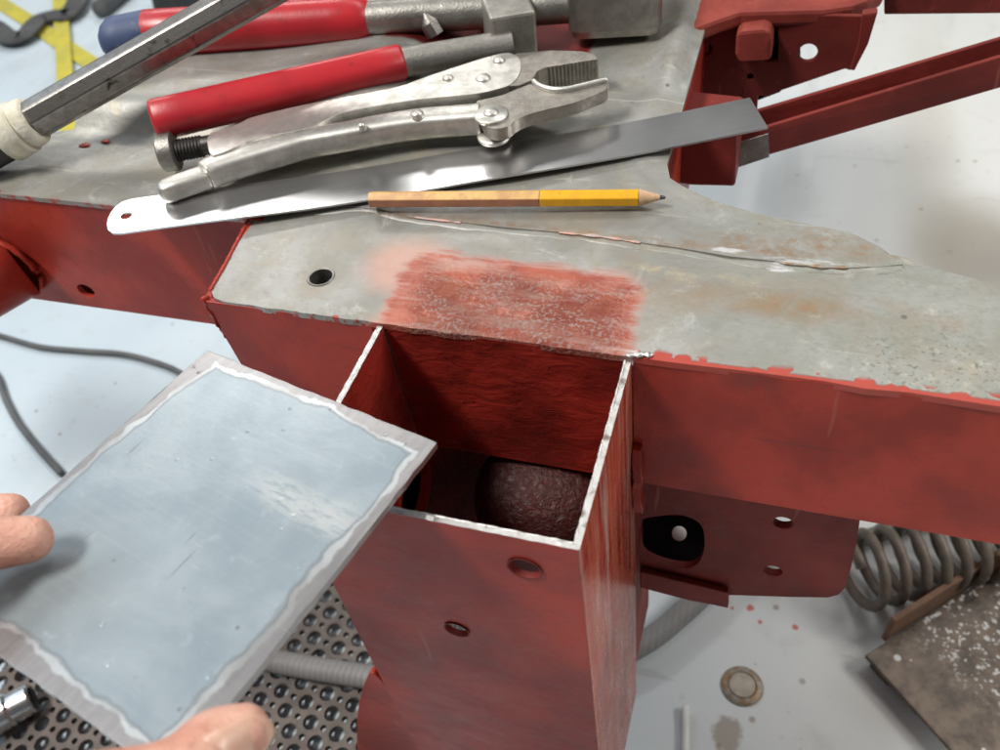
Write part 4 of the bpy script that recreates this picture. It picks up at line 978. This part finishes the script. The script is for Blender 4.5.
q0 = Vector((-0.9167, 1.0217, -0.3980))
bk = thing('black_clamp', 'black clamp block standing on floor behind blue tipped hammer', 'clamp', tuple(q0))
build('body', [(-.035, 0, 0), (.035, 0, 0), (.030, .08, 0), (-.030, .08, 0), (-.026, .004, .05), (.028, .004, .05), (.024, .07, .05), (-.024, .07, .05)], [(0, 1, 2, 3), (4, 5, 6, 7), (0, 1, 5, 4), (1, 2, 6, 5), (2, 3, 7, 6), (3, 0, 4, 7)], BLACK, bk, bevel=.006)
tube('pin', [(-.012, .02, .05), (-.010, .02, .085)], .008, GREY_STEEL, bk, 16)

cab = smooth_path([(-0.4788, 0.1206, -0.3962), (-0.5214, 0.1415, -0.3962), (-0.5654, 0.1653, -0.3962), (-0.6053, 0.1920, -0.3962), (-0.6487, 0.2247, -0.3962), (-0.7218, 0.2535, -0.3962), (-0.7302, 0.2801, -0.3962), (-0.6822, 0.2754, -0.3962), (-0.6203, 0.2688, -0.3962), (-0.5679, 0.2721, -0.3962), (-0.5178, 0.2767, -0.3962), (-0.4769, 0.2737, -0.3962), (-0.4330, 0.2642, -0.3962), (-0.3746, 0.2373, -0.3962), (-0.3211, 0.1832, -0.3962)], 8)
tag(tube('cable', cab, .0034, CABLE, None, 12, sharp=None), 'thin dark rubber cable curving over pale floor at left', 'cable')

# perforated sheet
c0 = Vector((-0.1405, -0.0259, -0.3880)); ca = Vector((-0.1283, -0.0166, -0.3880)) - c0; cb = Vector((-0.1306, -0.0396, -0.3880)) - c0
pit = (ca.length + cb.length) / 2
ux_ = ca.normalized(); uy_ = Vector((-ux_.y, ux_.x, 0))
if uy_.dot(cb) < 0: uy_ = -uy_
def perf():
    R1, R2, n1, n2 = pit * .355, pit * .145, 20, 10
    NX, NY = (-14, 6), (-9, 9)
    V, F = [], []
    # one cell: outline square, big hole centred, quarter of a small hole at each corner
    h = pit / 2
    outline = []
    for cx, cy, a0 in ((-h, -h, 0), (h, -h, 90), (h, h, 180), (-h, h, 270)):
        arc = [(cx + R2 * math.cos(math.radians(a0 + 90 - 90 * i / 4)), cy + R2 * math.sin(math.radians(a0 + 90 - 90 * i / 4))) for i in range(5)]
        outline += arc
    P, T = tri(outline, [circle(0, 0, R1, n1)])
    cnt = {}
    for t in T:
        for i, j in ((t[0], t[1]), (t[1], t[2]), (t[2], t[0])): cnt[(min(i, j), max(i, j))] = cnt.get((min(i, j), max(i, j)), 0) + 1
    def on_seam(i, j):
        return (abs(abs(P[i][0]) - h) < 1e-6 and abs(P[i][0] - P[j][0]) < 1e-6) or (abs(abs(P[i][1]) - h) < 1e-6 and abs(P[i][1] - P[j][1]) < 1e-6)
    rims = [(i, j) for (i, j), k in cnt.items() if k == 1 and not on_seam(i, j)]
    n = len(P); th = .006
    for gx in range(*NX):
        for gy in range(*NY):
            b = len(V)
            o = c0 + ux_ * pit * gx + uy_ * pit * gy
            for z in (0, -th): V += [o + ux_ * p[0] + uy_ * p[1] + Vector((0, 0, z)) for p in P]
            F += [tuple(b + i for i in t) for t in T] + [tuple(b + n + i for i in t) for t in T]
            F += [(b + i, b + j, b + n + j, b + n + i) for i, j in rims]
    me = bpy.data.meshes.new('perforated_sheet')
    bm = bmesh.new(); vs = [bm.verts.new(v) for v in V]
    for f in F: bm.faces.new([vs[i] for i in f])
    bmesh.ops.remove_doubles(bm, verts=bm.verts, dist=1e-6); bmesh.ops.recalc_face_normals(bm, faces=bm.faces)
    bm.to_mesh(me); bm.free()
    o = link('perforated_sheet', me, PERF); return o
ps = perf()
tag(ps, 'rusty brown perforated steel sheet with large and small holes under the plate', 'metal sheet')
# folded legs that hold it off the floor
for gx in (-13.6, 4.6):
    o = c0 + ux_ * pit * gx
    V = [o + ux_ * sx * .004 + uy_ * sy * pit * 8 + Vector((0, 0, z)) for z in (-.0118, -.0061) for sy in (-1, 1) for sx in (-1, 1)]
    build('folded_edge', V, [(0, 1, 3, 2), (4, 5, 7, 6), (0, 1, 5, 4), (2, 3, 7, 6), (0, 2, 6, 4), (1, 3, 7, 5)], PERF, ps)

hose = smooth_path([(-0.2207, -0.0003, -0.3780), (-0.1849, -0.0057, -0.3780), (-0.1526, -0.0050, -0.3780), (-0.0969, 0.0001, -0.3780), (-0.0220, 0.0098, -0.3800), (0.0377, 0.0360, -0.3880), (0.0884, 0.0771, -0.3900), (0.1130, 0.1079, -0.3900), (0.1283, 0.1313, -0.3900), (0.1507, 0.1652, -0.3900), (0.1863, 0.1920, -0.3900), (0.2047, 0.1999, -0.3900)], 8)
tag(tube('hose', hose, .0088, HOSE, None, 18, sharp=None), 'ribbed grey hose passing behind the red stub across perforated sheet and floor', 'hose')

s0_ = Vector((-0.3683, -0.1044, -0.3760)); s1_ = Vector((-0.3425, -0.0775, -0.3760))
dS = (s1_ - s0_).normalized()
sk = thing('wrench_socket', 'chrome wrench socket lying on perforated sheet at lower left corner', 'socket', tuple(s0_))
lathe('sleeve', [(0, .0120), (.001, .0135), (.030, .0135), (.032, .0118), (.046, .0118), (.047, .0108), (.047, .0085), (.030, .0085)], CHROME, -dS * .012, dS, sk, 32)
lathe('ring', [(0, .0139), (.0015, .0142), (.003, .0139)], GREY_STEEL, dS * .002, dS, sk, 32)

# coil spring
k0, k1 = Vector((0.2280, 0.1565, -0.3720)), Vector((0.3397, 0.2170, -0.3720))
axs = (k1 - k0).normalized(); ss = axs.cross(Vector((0, 0, 1))).normalized(); us = Vector((0, 0, 1))
turns, pitch, cr, wr = 12.5, .0152, .0262, .0040
hl_ = []
for i in range(int(turns * 26)):
    a = 2 * math.pi * i / 26 + 1.2
    adv = pitch * (i / 26) if i > 26 else pitch * (.55 * i / 26 + .45 * (i / 26) ** 2)
    hl_.append(k0 + axs * adv + ss * cr * math.cos(a) + us * cr * math.sin(a) + Vector((0, 0, .0060)))
tag(tube('coil_spring', hl_, wr, SPRING_STEEL, None, 14, sharp=None), 'rusty steel coil spring lying on floor below the right rail', 'spring')
tag(tube('steel_rod', [Vector((0.2203, 0.1935, -0.3920)), Vector((0.2456, 0.2114, -0.3920)), Vector((0.3044, 0.2456, -0.3920))], .0055, CHROME if False else GREY_STEEL, None, 16), 'smooth grey steel rod on floor behind the coil spring', 'rod')

# rusty angle plate at the lower right
e0, e1, e2 = [Vector(p) for p in [(0.2432, 0.1044, -0.3840), (0.3349, 0.1962, -0.3840), (0.2903, 0.0490, -0.3840)]]
ex = (e1 - e0).normalized(); ey = Vector((ex.y, -ex.x, 0))
ang = thing('rusty_angle', 'rusty brown steel angle with white paint spatter at the lower right', 'steel angle', tuple(e0 - Vector((0, 0, .0155))))
ang.rotation_euler = (0, 0, math.atan2(ex.y, ex.x))
solid('web', [(0, 0), (.26, 0), (.26, -.17), (0, -.17)], .004, flat(.0155), SPATTER, ang, bevel=.0008)
solid('flange', [(.020, 0), (.26, 0), (.26, .0290), (.022, .0290)], .004, lambda u, v, w: (u, .0012 - w, v + .0120), RUST_ORANGE, ang, bevel=.0008)
solid('foot', [(0.002, -.165), (.25, -.165), (.25, -.150), (0.002, -.150)], .0112, flat(.0113), RUST, ang)
solid('foot', [(0.004, -.020), (.25, -.020), (.25, -.004), (0.004, -.004)], .0112, flat(.0113), RUST, ang)

# small things on the floor
wq = Vector((0.1639, 0.0681, -0.3995))
wsh = thing('floor_anchor', 'round rusty anchor with pale centre set in the floor', 'anchor', tuple(wq))
lathe('ring', [(0, .0150), (.0016, .0135), (.0020, .0105), (.0010, .0095)], WELD, (0, 0, 0), (0, 0, 1), wsh, 28)
lathe('plug', [(0, .0093), (.0020, .0090), (.0026, .0070)], plastic('pale_plug', (.50, .44, .37), (.40, .35, .29), .7, 120, .4, (.2, .15, .1)), (0, 0, .0002), (0, 0, 1), wsh, 20)
tag(tube('welding_rod', [Vector((0.1280, 0.0407, -0.3950)), Vector((0.1304, 0.0258, -0.3960)), Vector((0.1361, -0.0199, -0.3965))], .0026, WHITE, None, 12, round_ends=3, sharp=None), 'thin white rod lying on floor at the bottom edge', 'rod')
